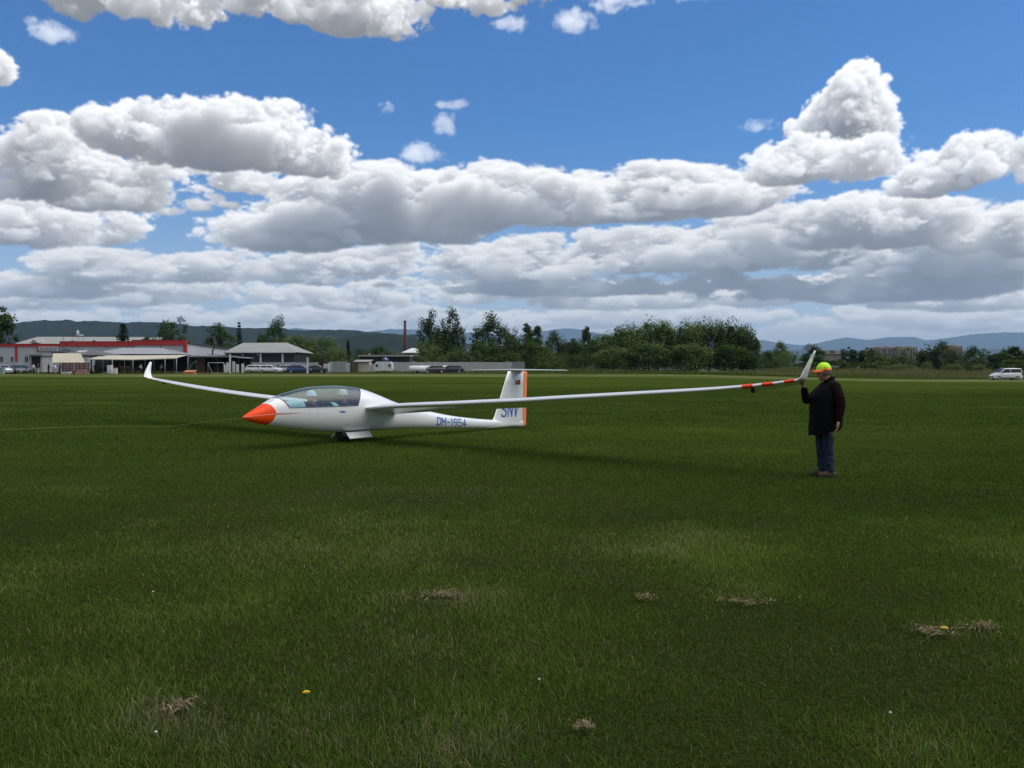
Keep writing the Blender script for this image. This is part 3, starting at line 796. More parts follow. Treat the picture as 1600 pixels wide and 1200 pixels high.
    GLY = {'D': [[(0, 0), (0, 1), (.62, 1), (1, .84), (1, .16), (.62, 0), (0, 0)]], 'M': [[(0, 0), (0, 1), (.5, .35), (1, 1), (1, 0)]], '-': [[(.1, .46), (.9, .46)]],
           '1': [[(.2, .80), (.62, 1), (.62, 0)]], '9': [[(.95, .50), (.25, .44), (0, .58), (0, .86), (.2, 1), (.75, 1), (.95, .86), (.95, .3), (.7, 0), (.3, 0)]],
           '5': [[(.92, 1), (.08, 1), (.04, .56), (.7, .58), (.95, .44), (.95, .16), (.72, 0), (.2, 0), (0, .12)]], '4': [[(.68, 0), (.68, 1), (0, .3), (1, .3)]],
           'S': [[(.95, .86), (.75, 1), (.22, 1), (0, .86), (0, .64), (.2, .53), (.78, .47), (1, .36), (1, .14), (.78, 0), (.2, 0), (0, .14)]],
           'N': [[(0, 0), (0, 1), (1, 0), (1, 1)]], 'V': [[(0, 1), (.5, 0), (1, 1)]]}
    def letters(txt, name, fn, cw, gap, stroke, asp, parent, m, base_off=.0035):
        """fn(u,v): u metres along, v 0..1 of the letter height -> point on the surface"""
        u = 0.0
        for ch in txt:
            w_ = cw * (.55 if ch == '1' else .75 if ch == '-' else 1.25 if ch == 'M' else 1)
            mb = MB()
            for ln_ in GLY[ch]:
                for i, ((x0, y0), (x1, y1)) in enumerate(zip(ln_[:-1], ln_[1:])):
                    ax, ay, bx, by = u + x0 * w_, y0 * asp, u + x1 * w_, y1 * asp
                    L = hypot(bx - ax, by - ay); dx, dy = (bx - ax) / L, (by - ay) / L; h_ = stroke / 2
                    ax -= dx * h_ * .8; ay -= dy * h_ * .8; bx += dx * h_ * .8; by += dy * h_ * .8
                    n = max(1, int(L / .06)); off = base_off + .0004 * (i % 3)
                    for k in range(n):
                        q = []
                        for f_, s_ in ((k / n, -1), ((k + 1) / n, -1), ((k + 1) / n, 1), (k / n, 1)):
                            x, y = lerp(ax, bx, f_) - dy * h_ * s_, lerp(ay, by, f_) + dx * h_ * s_
                            q.append(fn(x, y / asp, off))
                        mb.add(q, [(0, 1, 2, 3)])
            mb.build('letter', m, parent)
            u += w_ + gap
    def on_boom(u, v, off):
        t = 5.235 + u
        z0 = lerp(.322, .232, (t - 5.235) / .99); z1 = lerp(.492, .402, (t - 5.235) / .99)
        return near_pt(t, lerp(z0, z1, v), off)
    letters('DM-1954', 'registration', on_boom, .112, .050, .027, .17, GL, BLUE, .009)
    def on_fin(u, v, off):
        t = 7.70 + u + .05 * (v - .5); z = lerp(.42, .77, v) - .02 * u
        return (t, -(finw(t, z) + off), z)
    letters('SNV', 'contest', on_fin, .165, .085, .044, .355, fin, BLUE)
    fl = MB()
    def quadfin(t0, t1, z0, z1, off, m, nm):
        q = [(t0, z0), (t1, z0), (t1, z1), (t0, z1)]
        return MB().add([(t, -(finw(t, z) + off), z) for t, z in q], [(0, 1, 2, 3)]).build(nm, m, fin)
    quadfin(8.25, 8.475, 1.24, 1.368, .004, mat('flag_red', (.32, .02, .035), .5), 'flag')
    quadfin(8.275, 8.36, 1.315, 1.355, .0055, mat('flag_white', (.42, .40, .45), .5), 'flag_patch')
    quadfin(8.37, 8.465, 1.305, 1.355, .0055, mat('flag_blue', (.06, .02, .07), .5), 'flag_patch')
    quadfin(8.30, 8.44, .262, .270, .004, mat('small_red', (.45, .05, .05), .5), 'small_marking')
    lg = MB()
    for k in range(3):
        z = .768 - .017 * k
        lg.add([near_pt(2.10 + .02 * k, z, .003), near_pt(2.23, z, .003), near_pt(2.25, z - .010, .003), near_pt(2.12 + .02 * k, z - .010, .003)], [(0, 1, 2, 3)])
    lg.add([near_pt(2.21, .772, .004), near_pt(2.31, .747, .004), near_pt(2.20, .722, .004), near_pt(2.24, .747, .004)], [(0, 1, 2, 3)])
    lg.build('winged_badge', BLUE, GL)
    for t in (1.36, 1.56):
        MB().tube([near_pt(t, .735, -.004), near_pt(t, .735, .002)], .014, 10).build('latch', mat('latch_grey', (.5, .5, .5), .4), GL)
    return co
glider()
# tow rope from the nose hook, down to the grass and away to the left
def rope():
    pts = [(-5.29, 17.62, .69)]
    for px, d, dz in ((340, 20.0, .50), (300, 21.3, .36), (250, 22.6, .20), (200, 23.3, .085), (140, 23.4, .065), (70, 22.9, .065), (0, 22.3, .065), (-80, 21.6, .06), (-220, 20.6, .05)):
        x, y = at(px, d); pts.append((x, y, dz if dz > .1 else gzf(x, y) + dz))
    fn = [pchip(range(len(pts)), [p[k] for p in pts]) for k in range(3)]
    q = [tuple(f(u) for f in fn) for u in np.linspace(0, len(pts) - 1, 60)]
    tag(MB().tube(q, .0045, 5).build('tow_rope', mat('rope_yellow', (.20, .21, .05), .8)), 'thin yellow tow rope running from the orange nose across the grass', 'rope')
rope()
# ------------------------------------------------------------------ people: one continuous body each, clothes as children
def ell(mb, c, r, rot=None, n=14):
    c = Vector(c); M = rot or Matrix.Identity(3); rings = []
    for i in range(1, n):
        a = pi * i / n
        rings.append([c + M @ Vector((r[0] * sin(a) * cos(2 * pi * k / n), r[1] * sin(a) * sin(2 * pi * k / n), r[2] * cos(a))) for k in range(n)])
    mb.loft(rings, True, True)
def limb(mb, pts, rad, n=12):
    """tapered limb with round ends"""
    pts = [Vector(p) for p in pts]
    a = (pts[0] - pts[1]).normalized(); b = (pts[-1] - pts[-2]).normalized()
    P = [pts[0] + a * rad[0] * .85, pts[0] + a * rad[0] * .5] + pts + [pts[-1] + b * rad[-1] * .5, pts[-1] + b * rad[-1] * .85]
    Q = [rad[0] * .4, rad[0] * .85] + list(rad) + [rad[-1] * .85, rad[-1] * .4]
    mb.tube(P, Q, n)
def fuse(name, mb, vox, m, parent=None, smooth=4):
    """one closed skin round overlapping volumes"""
    o = mb.build(name + '_tmp', None)
    md = o.modifiers.new('r', 'REMESH'); md.mode = 'VOXEL'; md.voxel_size = vox; md.use_smooth_shade = True
    sm = o.modifiers.new('s', 'SMOOTH'); sm.factor = .5; sm.iterations = smooth
    dg = bpy.context.evaluated_depsgraph_get()
    me = bpy.data.meshes.new_from_object(o.evaluated_get(dg)); me.name = name
    bpy.data.objects.remove(o)
    me.polygons.foreach_set('use_smooth', [True] * len(me.polygons))
    me.materials.clear()
    return link(name, me, m, parent)
def hand(mb, wrist, d, palm_n, L=.19, curl=.5, spread=.02):
    """wrist point, direction of the fingers, palm normal; five curled fingers"""
    w = Vector(wrist); d = Vector(d).normalized(); n = Vector(palm_n); n = (n - d * n.dot(d)).normalized(); s_ = d.cross(n)
    pl = L * .5
    for k in (-1.2, -.4, .4, 1.2):
        limb(mb, [w, w + d * pl * .5 + s_ * k * .013, w + d * pl + s_ * k * .017], [.020, .017, .013], 8)
    for i, (k, ln) in enumerate(((-1.5, .82), (-.5, 1.0), (.5, .95), (1.5, .75))):
        p = w + d * pl * .96 + s_ * k * .0185; q = [p]; a = curl * .35
        for seg in (.46, .32, .26):
            v = d * cos(a) + n * sin(a)
            p = p + v * (L * .5 * ln * seg); q.append(p.copy()); a += curl * .75
        limb(mb, q, [.0105, .0098, .0090, .0080], 8)
    b = w + d * pl * .28 - s_ * .030
    t = [b, b + (d * .7 - s_ * .6 + n * .35).normalized() * .045, b + (d * .7 - s_ * .6 + n * .35).normalized() * .045 + (d * .8 + n * .6).normalized() * .035]
    limb(mb, t, [.016, .013, .010], 8)
SKIN = mat('skin', (.34, .17, .11), .6, var=.15, vscale=30)
def head(mb, c, fwd, up, k=1.0):
    """skull, jaw, brow, nose, lips, ears, neck root; c is the centre of the skull"""
    c = Vector(c); f = Vector(fwd).normalized(); u = Vector(up); u = (u - f * u.dot(f)).normalized(); s_ = u.cross(f)
    M = Matrix((f, s_, u)).transposed()
    P = lambda x, y, z: c + M @ Vector((x * k, y * k, z * k))
    ell(mb, P(-.005, 0, .02), (.098 * k, .078 * k, .105 * k), M)
    ell(mb, P(.030, 0, -.055), (.066 * k, .060 * k, .070 * k), M)
    ell(mb, P(.058, 0, -.098), (.030 * k, .034 * k, .024 * k), M, 10)
    limb(mb, [P(.088, 0, .012), P(.108, 0, -.022), P(.112, 0, -.034)], [.011 * k, .015 * k, .015 * k], 8)
    ell(mb, P(.098, 0, -.037), (.014 * k, .021 * k, .010 * k), M, 8)
    limb(mb, [P(.080, -.035, .026), P(.088, 0, .028), P(.080, .035, .026)], [.012 * k, .011 * k, .012 * k], 8)
    limb(mb, [P(.082, -.022, -.068), P(.092, 0, -.064), P(.082, .022, -.068)], [.007 * k, .009 * k, .007 * k], 8)
    limb(mb, [P(.080, -.02, -.082), P(.089, 0, -.080), P(.080, .02, -.082)], [.007 * k, .009 * k, .007 * k], 8)
    for q in (-1, 1):
        ell(mb, P(.055, q * .052, -.03), (.03 * k, .02 * k, .03 * k), M, 8)
        ell(mb, P(-.012, q * .080, -.012), (.018 * k, .010 * k, .032 * k), M, 10)
    return P, M
def eyes(P, M, parent, k=1.0):
    for q in (-1, 1):
        e = MB(); ell(e, P(.079, q * .032, .004), (.012, .013, .010), M, 8)
        e.build('eye', mat('eye_dark', (.05, .04, .035), .2), parent)

def handler():
    """the man who holds the wing tip; local x to the right of the picture, he faces -x"""
    x, y = at(1290, 13.75)
    g0 = gzf(x, y)
    b = MB()
    HC = (-.028, 0.0, 1.60)
    P, M = head(b, HC, (-1, -.10, -.16), (-.12, 0, 1), 1.02)
    limb(b, [(.035, 0, 1.38), (.01, 0, 1.47), (-.005, 0, 1.55)], [.075, .064, .060])
    # trunk
    limb(b, [(.02, 0, .86), (-.02, 0, 1.02), (.01, 0, 1.20), (.05, 0, 1.34)], [.165, .175, .165, .13], 18)
    # far (right) arm, raised; near (left) arm hanging
    limb(b, [(.05, .19, 1.36), (-.13, .20, 1.20), (-.255, .10, 1.17)], [.065, .055, .048])
    limb(b, [(-.255, .10, 1.17), (-.325, .0, 1.32), (-.352, -.05, 1.375)], [.046, .038, .029])
    hand(b, (-.352, -.05, 1.372), (-.22, -.25, .9), (-.85, -.25, -.15), .185, .95)
    limb(b, [(.07, -.20, 1.37), (.105, -.285, 1.20), (.115, -.32, 1.08)], [.068, .056, .048])
    limb(b, [(.115, -.32, 1.08), (.09, -.345, .96), (.065, -.36, .865)], [.047, .040, .030])
    hand(b, (.065, -.365, .868), (-.12, -.10, -1), (-1, .1, 0), .185, .55)
    for s_, xo in ((-1, .012), (1, -.035)):
        limb(b, [(.0 + xo, s_ * .10, .88), (.005 + xo, s_ * .105, .50), (.03 + xo, s_ * .105, .09)], [.10, .065, .042])
        limb(b, [(.04 + xo, s_ * .105, .055), (-.08 + xo, s_ * .115, .04)], [.042, .035])
    body = fuse('person', b, .0075, SKIN, None, 3)
    body.location = (x, y, g0)
    tag(body, 'man in dark vest, jeans and bright cap holding up the wing tip', 'person')
    eyes(P, M, body)
    # hair: grey fringe under the cap
    hr = MB(); c = Vector(HC)
    for a in np.linspace(-2.0, 2.0, 15):
        p = P(-.098 * cos(a) * 1.0, .083 * sin(a), -.005); limb(hr, [p, p - Vector((0, 0, .045))], [.013, .009], 6)
    fuse('hair', hr, .006, mat('hair_grey', (.12, .10, .09), .8), body, 2)
    # sweater sleeves and collar
    MAROON = mat('sweater_maroon', (.0115, .0033, .0045), .95, var=.25, vscale=40, bump=.5, bscale=120, spec=.1)
    BLACK = mat('vest_black', (.0032, .0028, .0038), .85, var=.25, vscale=25, bump=.4, bscale=30, spec=.15)
    sl = MB()
    limb(sl, [(.05, .17, 1.375), (-.13, .20, 1.20), (-.262, .10, 1.165)], [.088, .076, .066])
    limb(sl, [(-.262, .10, 1.165), (-.325, .0, 1.31), (-.340, -.035, 1.345)], [.064, .053, .046])
    limb(sl, [(.075, -.18, 1.37), (.11, -.285, 1.20), (.12, -.32, 1.08)], [.098, .084, .072])
    limb(sl, [(.12, -.32, 1.08), (.095, -.348, .96), (.072, -.362, .89)], [.068, .058, .050])
    for q in ((.085, -.235, 1.28), (.095, -.275, 1.16), (.095, -.295, 1.03), (-.16, .19, 1.20), (-.29, .06, 1.24)):   # folds
        for da in (0, 1.6, 3.3): ell(sl, (q[0] + .040 * cos(da + q[2] * 9), q[1] + .040 * sin(da + q[2] * 9), q[2]), (.035, .035, .018), None, 8)
    fuse('sleeves', sl, .009, MAROON, body, 3)
    # vest: rings from hem to collar (x centre, y centre, half depth, half width, z, tilt)
    v = MB(); rings = []
    prof = [(.0, .272, .285, .70), (.0, .280, .295, .76), (.005, .272, .29, .90), (.0, .262, .28, 1.05), (.01, .25, .27, 1.18), (.03, .228, .262, 1.28), (.055, .200, .245, 1.35), (.075, .150, .19, 1.41), (.072, .105, .115, 1.452), (.055, .090, .096, 1.48)]
    N = 44
    for j, (cx, rx, ry, z) in enumerate(prof):
        ring = []
        for k in range(N):
            a = 2 * pi * k / N; ca, sa = cos(a), sin(a)
            w_ = 1 + .018 * sin(5 * a + j * 1.9) * min(1, (9 - j) / 5) + .012 * sin(11 * a + j)
            px_, py_ = cx + .86 * rx * w_ * math.copysign(abs(ca) ** .88, ca), ry * w_ * math.copysign(abs(sa) ** .92, sa)
            zz = z + (.055 * ca - .02 * (1 if ca < -.6 else 0)) * max(0, 1 - j / 3.0)
            if j == 0: zz += .012 * sin(6 * a)
            ring.append((px_, py_, zz + g0 * 0))
        rings.append(ring)
    v.loft(rings, True, False)
    inner = [[(p[0] * .965, p[1] * .965, p[2] + .004) for p in r_] for r_ in rings[:3]]
    v.loft([rings[0], inner[0], inner[1], inner[2]], True, False)
    vo = v.build('vest', BLACK, body)
    col = MB(); cr = []
    for dz, e in ((-.015, 1.05), (.03, 1.0), (.055, 1.02), (.05, .92), (.0, .88)):
        cr.append([(.045 + (.092 * e) * cos(2 * pi * k / 24), (.094 * e) * sin(2 * pi * k / 24), 1.468 + dz - .03 * (cos(2 * pi * k / 24) < -.5) + .012 * cos(2 * pi * k / 24)) for k in range(24)])
    col.loft(cr, True, False); col.build('collar', BLACK, vo)
    for s_ in (-1, 1):   # armholes piping and pocket flaps
        MB().tube([(.0 + .10 * cos(a) + .05, s_ * (.245 - .03 * abs(sin(a))), 1.30 + .10 * sin(a)) for a in np.linspace(0, 2 * pi, 22)], .008, 5, cap=False).build('piping', BLACK, vo)
    for z in (.98, 1.10, 1.20):
        MB().tube([(.01 + .228 * cos(a), .279 * sin(a), z) for a in np.linspace(0, 2 * pi, 40)], .003, 5, cap=False).build('quilt_seam', BLACK, vo)
    # jeans
    JE = mat('jeans', (.026, .038, .066), .9, var=.45, vscale=14, bump=.4, bscale=60, spec=.1)
    jn = MB()
    limb(jn, [(.0, 0, .90), (.0, 0, .80)], [.15, .15], 16)
    for s_, xo in ((-1, .012), (1, -.035)):
        limb(jn, [(.0 + xo * .4, s_ * .085, .82), (.0 + xo, s_ * .10, .46), (.032 + xo, s_ * .105, .10)], [.104, .076, .064], 14)
        for z, a in ((.12, .3), (.16, 2.2), (.21, 4.0), (.42, 3.0), (.47, .5), (.66, 2.9)):
            ell(jn, (.022 + xo + .040 * cos(a), s_ * .105 + .04 * sin(a), z), (.045, .045, .016), None, 8)
    fuse('jeans', jn, .009, JE, body, 3)
    for s_, xo in ((-1, .012), (1, -.035)):
        sh = MB()
        limb(sh, [(.075 + xo, s_ * .105, .045), (.0 + xo, s_ * .108, .052), (-.10 + xo, s_ * .118, .036), (-.135 + xo, s_ * .12, .034)], [.044, .050, .042, .034], 12)
        limb(sh, [(.045 + xo, s_ * .105, .06), (.045 + xo, s_ * .105, .11)], [.05, .045], 10)
        so = fuse('shoe', sh, .008, mat('shoe_brown', (.075, .050, .028), .7, var=.3, vscale=20), body, 2)
        MB().box((-.02 + xo, s_ * .112, .010), (.27, .092, .02)).build('sole', mat('sole_dark', (.02, .018, .015), .8), so, bevel=.008)
    # cap: yellow-green crown, orange brim, orange back panel
    LIME, CORG = mat('cap_lime', (.50, .92, .02), .7), mat('cap_orange', (.98, .20, .02), .7)
    Q = lambda x_, y_, z_: P(x_, y_, z_)
    cp, back = MB(), MB(); rr_ = []
    for j in range(9):
        e = j / 8 * pi / 2; ring = []
        for k in range(33):
            a = 2 * pi * k / 32
            ring.append(Q(.112 * cos(e) * cos(a) - .006, .094 * cos(e) * sin(a), .042 + .104 * sin(e) + .004 * (1 if k % 4 == 0 else 0) * cos(e)))
        rr_.append(ring)
    cp.loft([r_[:] for r_ in rr_], False, False); co = cp.build('cap', LIME, body)
    bk = MB(); br = []
    for j in range(4):
        z_ = .030 + .016 * j; br.append([Q((.1165 - .004 * j) * cos(a) - .006, (.0985 - .003 * j) * sin(a), z_ - .012 * (cos(a) < -.2)) for a in np.linspace(R(75), R(285), 22)])
    bk.loft(br, False, False); bk.build('cap_band', CORG, co)
    bm_ = MB(); b0, b1, b2, b3 = [], [], [], []
    for a in np.linspace(R(-72), R(72), 17):
        b0.append(Q(.108 * cos(a) - .006, .092 * sin(a), .050)); b1.append(Q(.112 * cos(a) + .085 * max(cos(a), 0) ** .7, .094 * sin(a), .040 - .030 * abs(sin(a)) ** 2))
        b2.append(Q(.112 * cos(a) + .085 * max(cos(a), 0) ** .7, .094 * sin(a), .033 - .030 * abs(sin(a)) ** 2)); b3.append(Q(.108 * cos(a) - .006, .092 * sin(a), .036))
    bm_.loft([b0, b1, b2, b3], False, False); bm_.build('cap_brim', CORG, co)
handler()

# small people far off at the tents, and the two in the cockpit
def stander(loc, rz, top, legs, skin, lean=0.0, label='', arms=0, group=None, hat=None, k=1.0):
    b = MB()
    P, M = head(b, (.02 + lean * .9, 0, 1.60), (1, 0, -.1), (0, 0, 1))
    limb(b, [(lean * .75, 0, 1.38), (lean * .85, 0, 1.52)], [.07, .058], 8)
    limb(b, [(0, 0, .92), (lean * .4, 0, 1.15), (lean * .75, 0, 1.36)], [.14, .145, .12], 12)
    for s_ in (-1, 1):
        sh = (lean * .75, s_ * .19, 1.37)
        el, wr = ((lean + .12, s_ * .26, 1.12), (lean + .34, s_ * .20, 1.08)) if arms else ((lean * .5 - .02, s_ * .25, 1.12), (lean * .4 + .06, s_ * .25, .88))
        limb(b, [sh, el, wr], [.058, .046, .032], 8)
        hand(b, wr, (.6 if arms else .15, 0, -.2 if arms else -1), (0, -s_, 0), .18, .4)
        limb(b, [(0, s_ * .09, .90), (.03, s_ * .10, .48), (0, s_ * .10, .07)], [.095, .062, .042], 8)
        limb(b, [(-.02, s_ * .10, .045), (.13, s_ * .11, .04)], [.04, .035], 8)
    o = fuse('person', b, .014, skin, None, 2)
    o.location = loc; o.rotation_euler = (0, 0, rz); o.scale = (k, k, k)
    tag(o, label, 'person', group)
    t = MB()
    limb(t, [(0, 0, .92), (lean * .4, 0, 1.15), (lean * .75, 0, 1.37)], [.165, .17, .145], 12)
    for s_ in (-1, 1):
        sh = (lean * .75, s_ * .19, 1.37); el = (lean + .12, s_ * .26, 1.12) if arms else (lean * .5 - .02, s_ * .25, 1.12)
        limb(t, [sh, el], [.078, .066], 8)
    fuse('shirt', t, .018, top, o, 2)
    l = MB(); limb(l, [(0, 0, .93), (0, 0, .84)], [.155, .15], 10)
    for s_ in (-1, 1): limb(l, [(0, s_ * .085, .86), (.03, s_ * .10, .48), (0, s_ * .10, .10)], [.11, .082, .066], 8)
    fuse('trousers', l, .018, legs, o, 2)
    h = MB(); ell(h, P(-.012, 0, .05), (.104, .088, .09), M, 10); h.build('hat' if hat else 'hair', hat or mat('hair_brown', (.05, .035, .025), .8), o)
    return o
def pilot(t, z, shirt, hatm, label):
    b = MB()
    P, M = head(b, (t - .01, 0, z), (-1, 0, 0), (0, 0, 1), .95)
    limb(b, [(t + .06, 0, z - .24), (t + .02, 0, z - .08)], [.07, .055], 8)
    limb(b, [(t + .03, 0, z - .56), (t + .06, 0, z - .40), (t + .07, 0, z - .25)], [.14, .15, .12], 12)
    for s_ in (-1, 1):
        limb(b, [(t + .06, s_ * .165, z - .26), (t - .06, s_ * .20, z - .44), (t - .27, s_ * .12, z - .42)], [.055, .045, .032], 8)
        hand(b, (t - .27, s_ * .12, z - .42), (-1, 0, .1), (0, 0, -1), .18, .6)
        limb(b, [(t + .02, s_ * .09, z - .62), (t - .32, s_ * .11, z - .50), (t - .50, s_ * .10, z - .56)], [.085, .06, .05], 8)
    o = fuse('person', b, .012, SKIN, None, 2)
    o.location = GL.location; o.rotation_euler = GL.rotation_euler
    tag(o, label, 'person')
    eyes(P, M, o)
    s = MB(); limb(s, [(t + .03, 0, z - .56), (t + .06, 0, z - .40), (t + .07, 0, z - .26)], [.155, .17, .14], 12)
    for s_ in (-1, 1): limb(s, [(t + .06, s_ * .165, z - .265), (t - .05, s_ * .20, z - .43)], [.07, .06], 8)
    fuse('shirt', s, .014, shirt, o, 2)
    h = MB(); ell(h, P(-.006, 0, .052), (.108, .092, .088), M, 12)
    h.loft([[P(r * cos(a) - .006, r * .9 * sin(a), zz) for a in np.linspace(0, 2 * pi, 25)[:-1]] for r, zz in ((.10, .05), (.15, .030), (.15, .024), (.10, .04))], True, False)
    h.build('sun_hat', hatm, o)
pilot(1.66, 1.075, mat('shirt_navy', (.02, .03, .09), .9), mat('hat_light_blue', (.36, .55, .66), .85), 'pilot in light blue sun hat in the front seat under the canopy')
pilot(2.50, 1.085, mat('shirt_dark', (.03, .035, .06), .9), mat('hat_grey', (.38, .42, .42), .85), 'pilot in pale grey hat in the rear seat under the canopy')
# ------------------------------------------------------------------ trees
def leaves(name, C, Rr, N, size, r, squash=1.0, hang=0.0):
    """leaf-sized quads scattered through clumps: C centres, Rr clump radii, N leaves per clump"""
    n = len(C) * N
    c = np.repeat(C, N, 0); rad = np.repeat(Rr, N)[:, None]
    d = r.standard_normal((n, 3)); d /= np.linalg.norm(d, axis=1)[:, None]
    p = c + d * rad * (r.random((n, 1)) ** .45) * [1, 1, squash]
    p[:, 2] -= hang * np.abs(r.standard_normal(n)) * rad[:, 0]
    nrm = d + r.standard_normal((n, 3)) * .7 + [0, 0, .9]; nrm /= np.linalg.norm(nrm, axis=1)[:, None]
    t = np.cross(nrm, r.standard_normal((n, 3))); t /= np.linalg.norm(t, axis=1)[:, None]
    b = np.cross(nrm, t)
    s_ = size * (.55 + .9 * r.random((n, 1)))
    V = np.stack([p - t * s_ * .5, p + b * s_ * .28, p + t * s_ * .5, p - b * s_ * .28], 1).reshape(-1, 3)
    Fc = np.arange(n)[:, None] * 4 + [0, 1, 2, 3]
    cl = np.repeat(np.clip(.45 + .22 * r.standard_normal(len(C)), 0, 1), N)
    tint = np.stack([np.clip(cl + .12 * r.standard_normal(n), 0, 1), 0 * cl, np.clip(.42 + .3 * (cl - .45) + .16 * r.standard_normal(n), .03, 1)], -1)
    return npmesh(name, V, Fc, np.repeat(tint, 4, 0))
BARK = mat('bark', (.055, .045, .035), .9, var=.3, vscale=3)
BIRCHB = mat('bark_pale', (.22, .21, .19), .85, var=.4, vscale=2)
LEAF = {'broad': leafmat('leaf_broad', (.036, .070, .016), (.080, .130, .030), .3, .015),
        'pale': leafmat('leaf_pale', (.055, .100, .026), (.11, .16, .045), .35, .015),
        'willow': leafmat('leaf_willow', (.066, .112, .030), (.140, .20, .060), .3, .02),
        'dark': leafmat('leaf_dark', (.032, .060, .017), (.070, .108, .032), .25, .015),
        'needle': leafmat('leaf_needle', (.010, .022, .010), (.022, .038, .016), .15, .01)}
def tree_proto(kind, H, W, seed, leaf):
    """a tree of height H and crown width W standing at the origin: trunk with limbs, leafy crown"""
    r = np.random.default_rng(seed)
    tr = MB(); C = []; Rd = []; base = .12
    if kind == 'broad': base = .16
    if kind == 'birch': base = .18
    if kind in ('bush', 'willow'): base = .0
    lean = r.normal(0, .02, 2)
    if kind in ('broad', 'birch', 'poplar', 'willow', 'bush'):
        nl = {'broad': 74, 'birch': 74, 'poplar': 44, 'willow': 84, 'bush': 42}[kind]
        top = H * (.78 if kind not in ('bush', 'willow') else .66)
        tr.tube([(lean[0] * H * u * 8 * u, lean[1] * H * u * 8 * u, top * u) for u in (0, .15, .4, .7, 1)], [H * .022, H * .017, H * .013, H * .008, H * .003], 7)
        lob = r.standard_normal((7, 3)); lob /= np.linalg.norm(lob, axis=1)[:, None]; la = r.uniform(-.25, .28, 7)
        for i in range(nl):
            v = r.standard_normal(3); v /= np.linalg.norm(v)
            if kind in ('bush', 'willow') and v[2] < -.7: v[2] *= -1
            f = (.35 + .65 * r.random() ** .5) * (1 + (la * np.maximum(lob @ v, 0) ** 3).sum())
            cz = H * (base + (1 - base) * .52); rz = H * (1 - base) * .5
            if kind == 'broad': cz, rz = H * .53, H * .49
            if kind == 'birch':
                cz, rz = H * .54, H * .47; f *= .75 + .4 * r.random()
            if kind == 'willow': cz, rz = H * .50, H * .50
            if kind == 'bush': cz, rz = H * .42, H * .55
            p = np.array([v[0] * W / 2 * f, v[1] * W / 2 * f, cz + v[2] * rz * f])
            if kind == 'poplar': p[:2] *= np.clip(1.25 - abs(p[2] / H - .35) * 1.3, .2, 1)
            if kind == 'birch': p[:2] *= np.clip(1.75 - p[2] / H * 1.0, .6, 1)
            p[2] = max(p[2], H * .05)
            C.append(p); Rd.append(W * {'broad': .165, 'birch': .14, 'poplar': .25, 'willow': .17, 'bush': .22}[kind] * r.uniform(.6, 1.25))
        idx = r.choice(nl, min(nl, 16), False)
        for i in idx:
            z0 = min(max(C[i][2] - H * r.uniform(.12, .25), H * .08), top * .9); u = z0 / top
            a = Vector((lean[0] * H * 8 * u * u, lean[1] * H * 8 * u * u, z0)); b = a.lerp(Vector(C[i]), .72); m_ = a.lerp(b, .5) + Vector((0, 0, -H * .01))
            tr.tube([a, m_, b], [H * .008, H * .005, H * .0025], 5)
        if kind == 'willow':   # upright tufts that give the hedge its streaked top
            for i in range(26):
                a = r.random() * 2 * pi; q = sqrt(r.random()) * W * .5; z = H * (.72 + .26 * r.random()) * (1 - .35 * (q / (W * .5)) ** 2)
                for k in range(3): C.append(np.array([q * cos(a), q * sin(a), z + k * H * .03])); Rd.append(W * .05 * (1 - .2 * k))
        N = {'broad': 85, 'birch': 60, 'poplar': 80, 'willow': 105, 'bush': 100}[kind]
        me = leaves('crown', np.array(C), np.array(Rd), N, {'broad': .50, 'birch': .42, 'poplar': .42, 'willow': .40, 'bush': .38}[kind] * max(min(H / 10, 1.2), .75), r,
                    1.35 if kind in ('willow', 'birch') else .9, .5 if kind == 'birch' else 0)
    else:   # conifers: whorls of drooping boughs
        tr.tube([(0, 0, 0), (0, 0, H * .5), (0, 0, H * .98)], [H * .02, H * .012, H * .003], 7)
        z = H * .06
        while z < H * .97:
            k = 1 - z / H; rad = W / 2 * (k ** (.85 if kind == 'spruce' else .62)) * r.uniform(.85, 1.12); nb = max(4, int(9 * k) + 4)
            for i in range(nb):
                a = 2 * pi * i / nb + r.random()
                for q in np.linspace(.25, 1, max(2, int(rad / (H * .035)))):
                    C.append(np.array([rad * q * cos(a), rad * q * sin(a), z - (.10 * H * k * q if kind == 'spruce' else .02 * H * q)])); Rd.append(H * .028 * (1.3 - .5 * q))
            z += H * (.055 if kind == 'spruce' else .04)
        me = leaves('crown', np.array(C), np.array(Rd), 16, .36 * max(min(H / 10, 1.3), .5), r, .6)
    root = thing('tree', '', 'tree')
    tr.build('trunk', BIRCHB if kind == 'birch' else BARK, root)
    link('crown', me, LEAF[leaf], root)
    return root
PROT = {}
def tree(px, ytop, wpx, d, kind, leaf, name, label, group, cat='tree'):
    x, y = at(px, d); z0 = gzf(x, y) - .05
    H = zat(ytop, d) - z0; W = wpx * d / FPX
    key = (kind, leaf, round(px * 7) % (3 if kind in ('broad', 'willow', 'bush') else 2))
    if key not in PROT:
        PROT[key] = (tree_proto(kind, H, W, len(PROT) * 13 + 5, leaf), H, W); o = PROT[key][0]
    else:
        o = dup(PROT[key][0])
    _, h0, w0 = PROT[key]
    o.name = name; o.location = (x, y, z0); o.rotation_euler = (0, 0, (px * 1.7) % 6.28)
    o.scale = (W / w0, W / w0, H / h0)
    for k in ('label', 'category', 'group'):
        if k in o: del o[k]
    tag(o, label, cat, group)
GA, GB, GC, GD = 'trees behind the store and the white hall', 'trees and bushes behind the pale wall', 'dense willows at the field edge', 'trees along the field on the right'
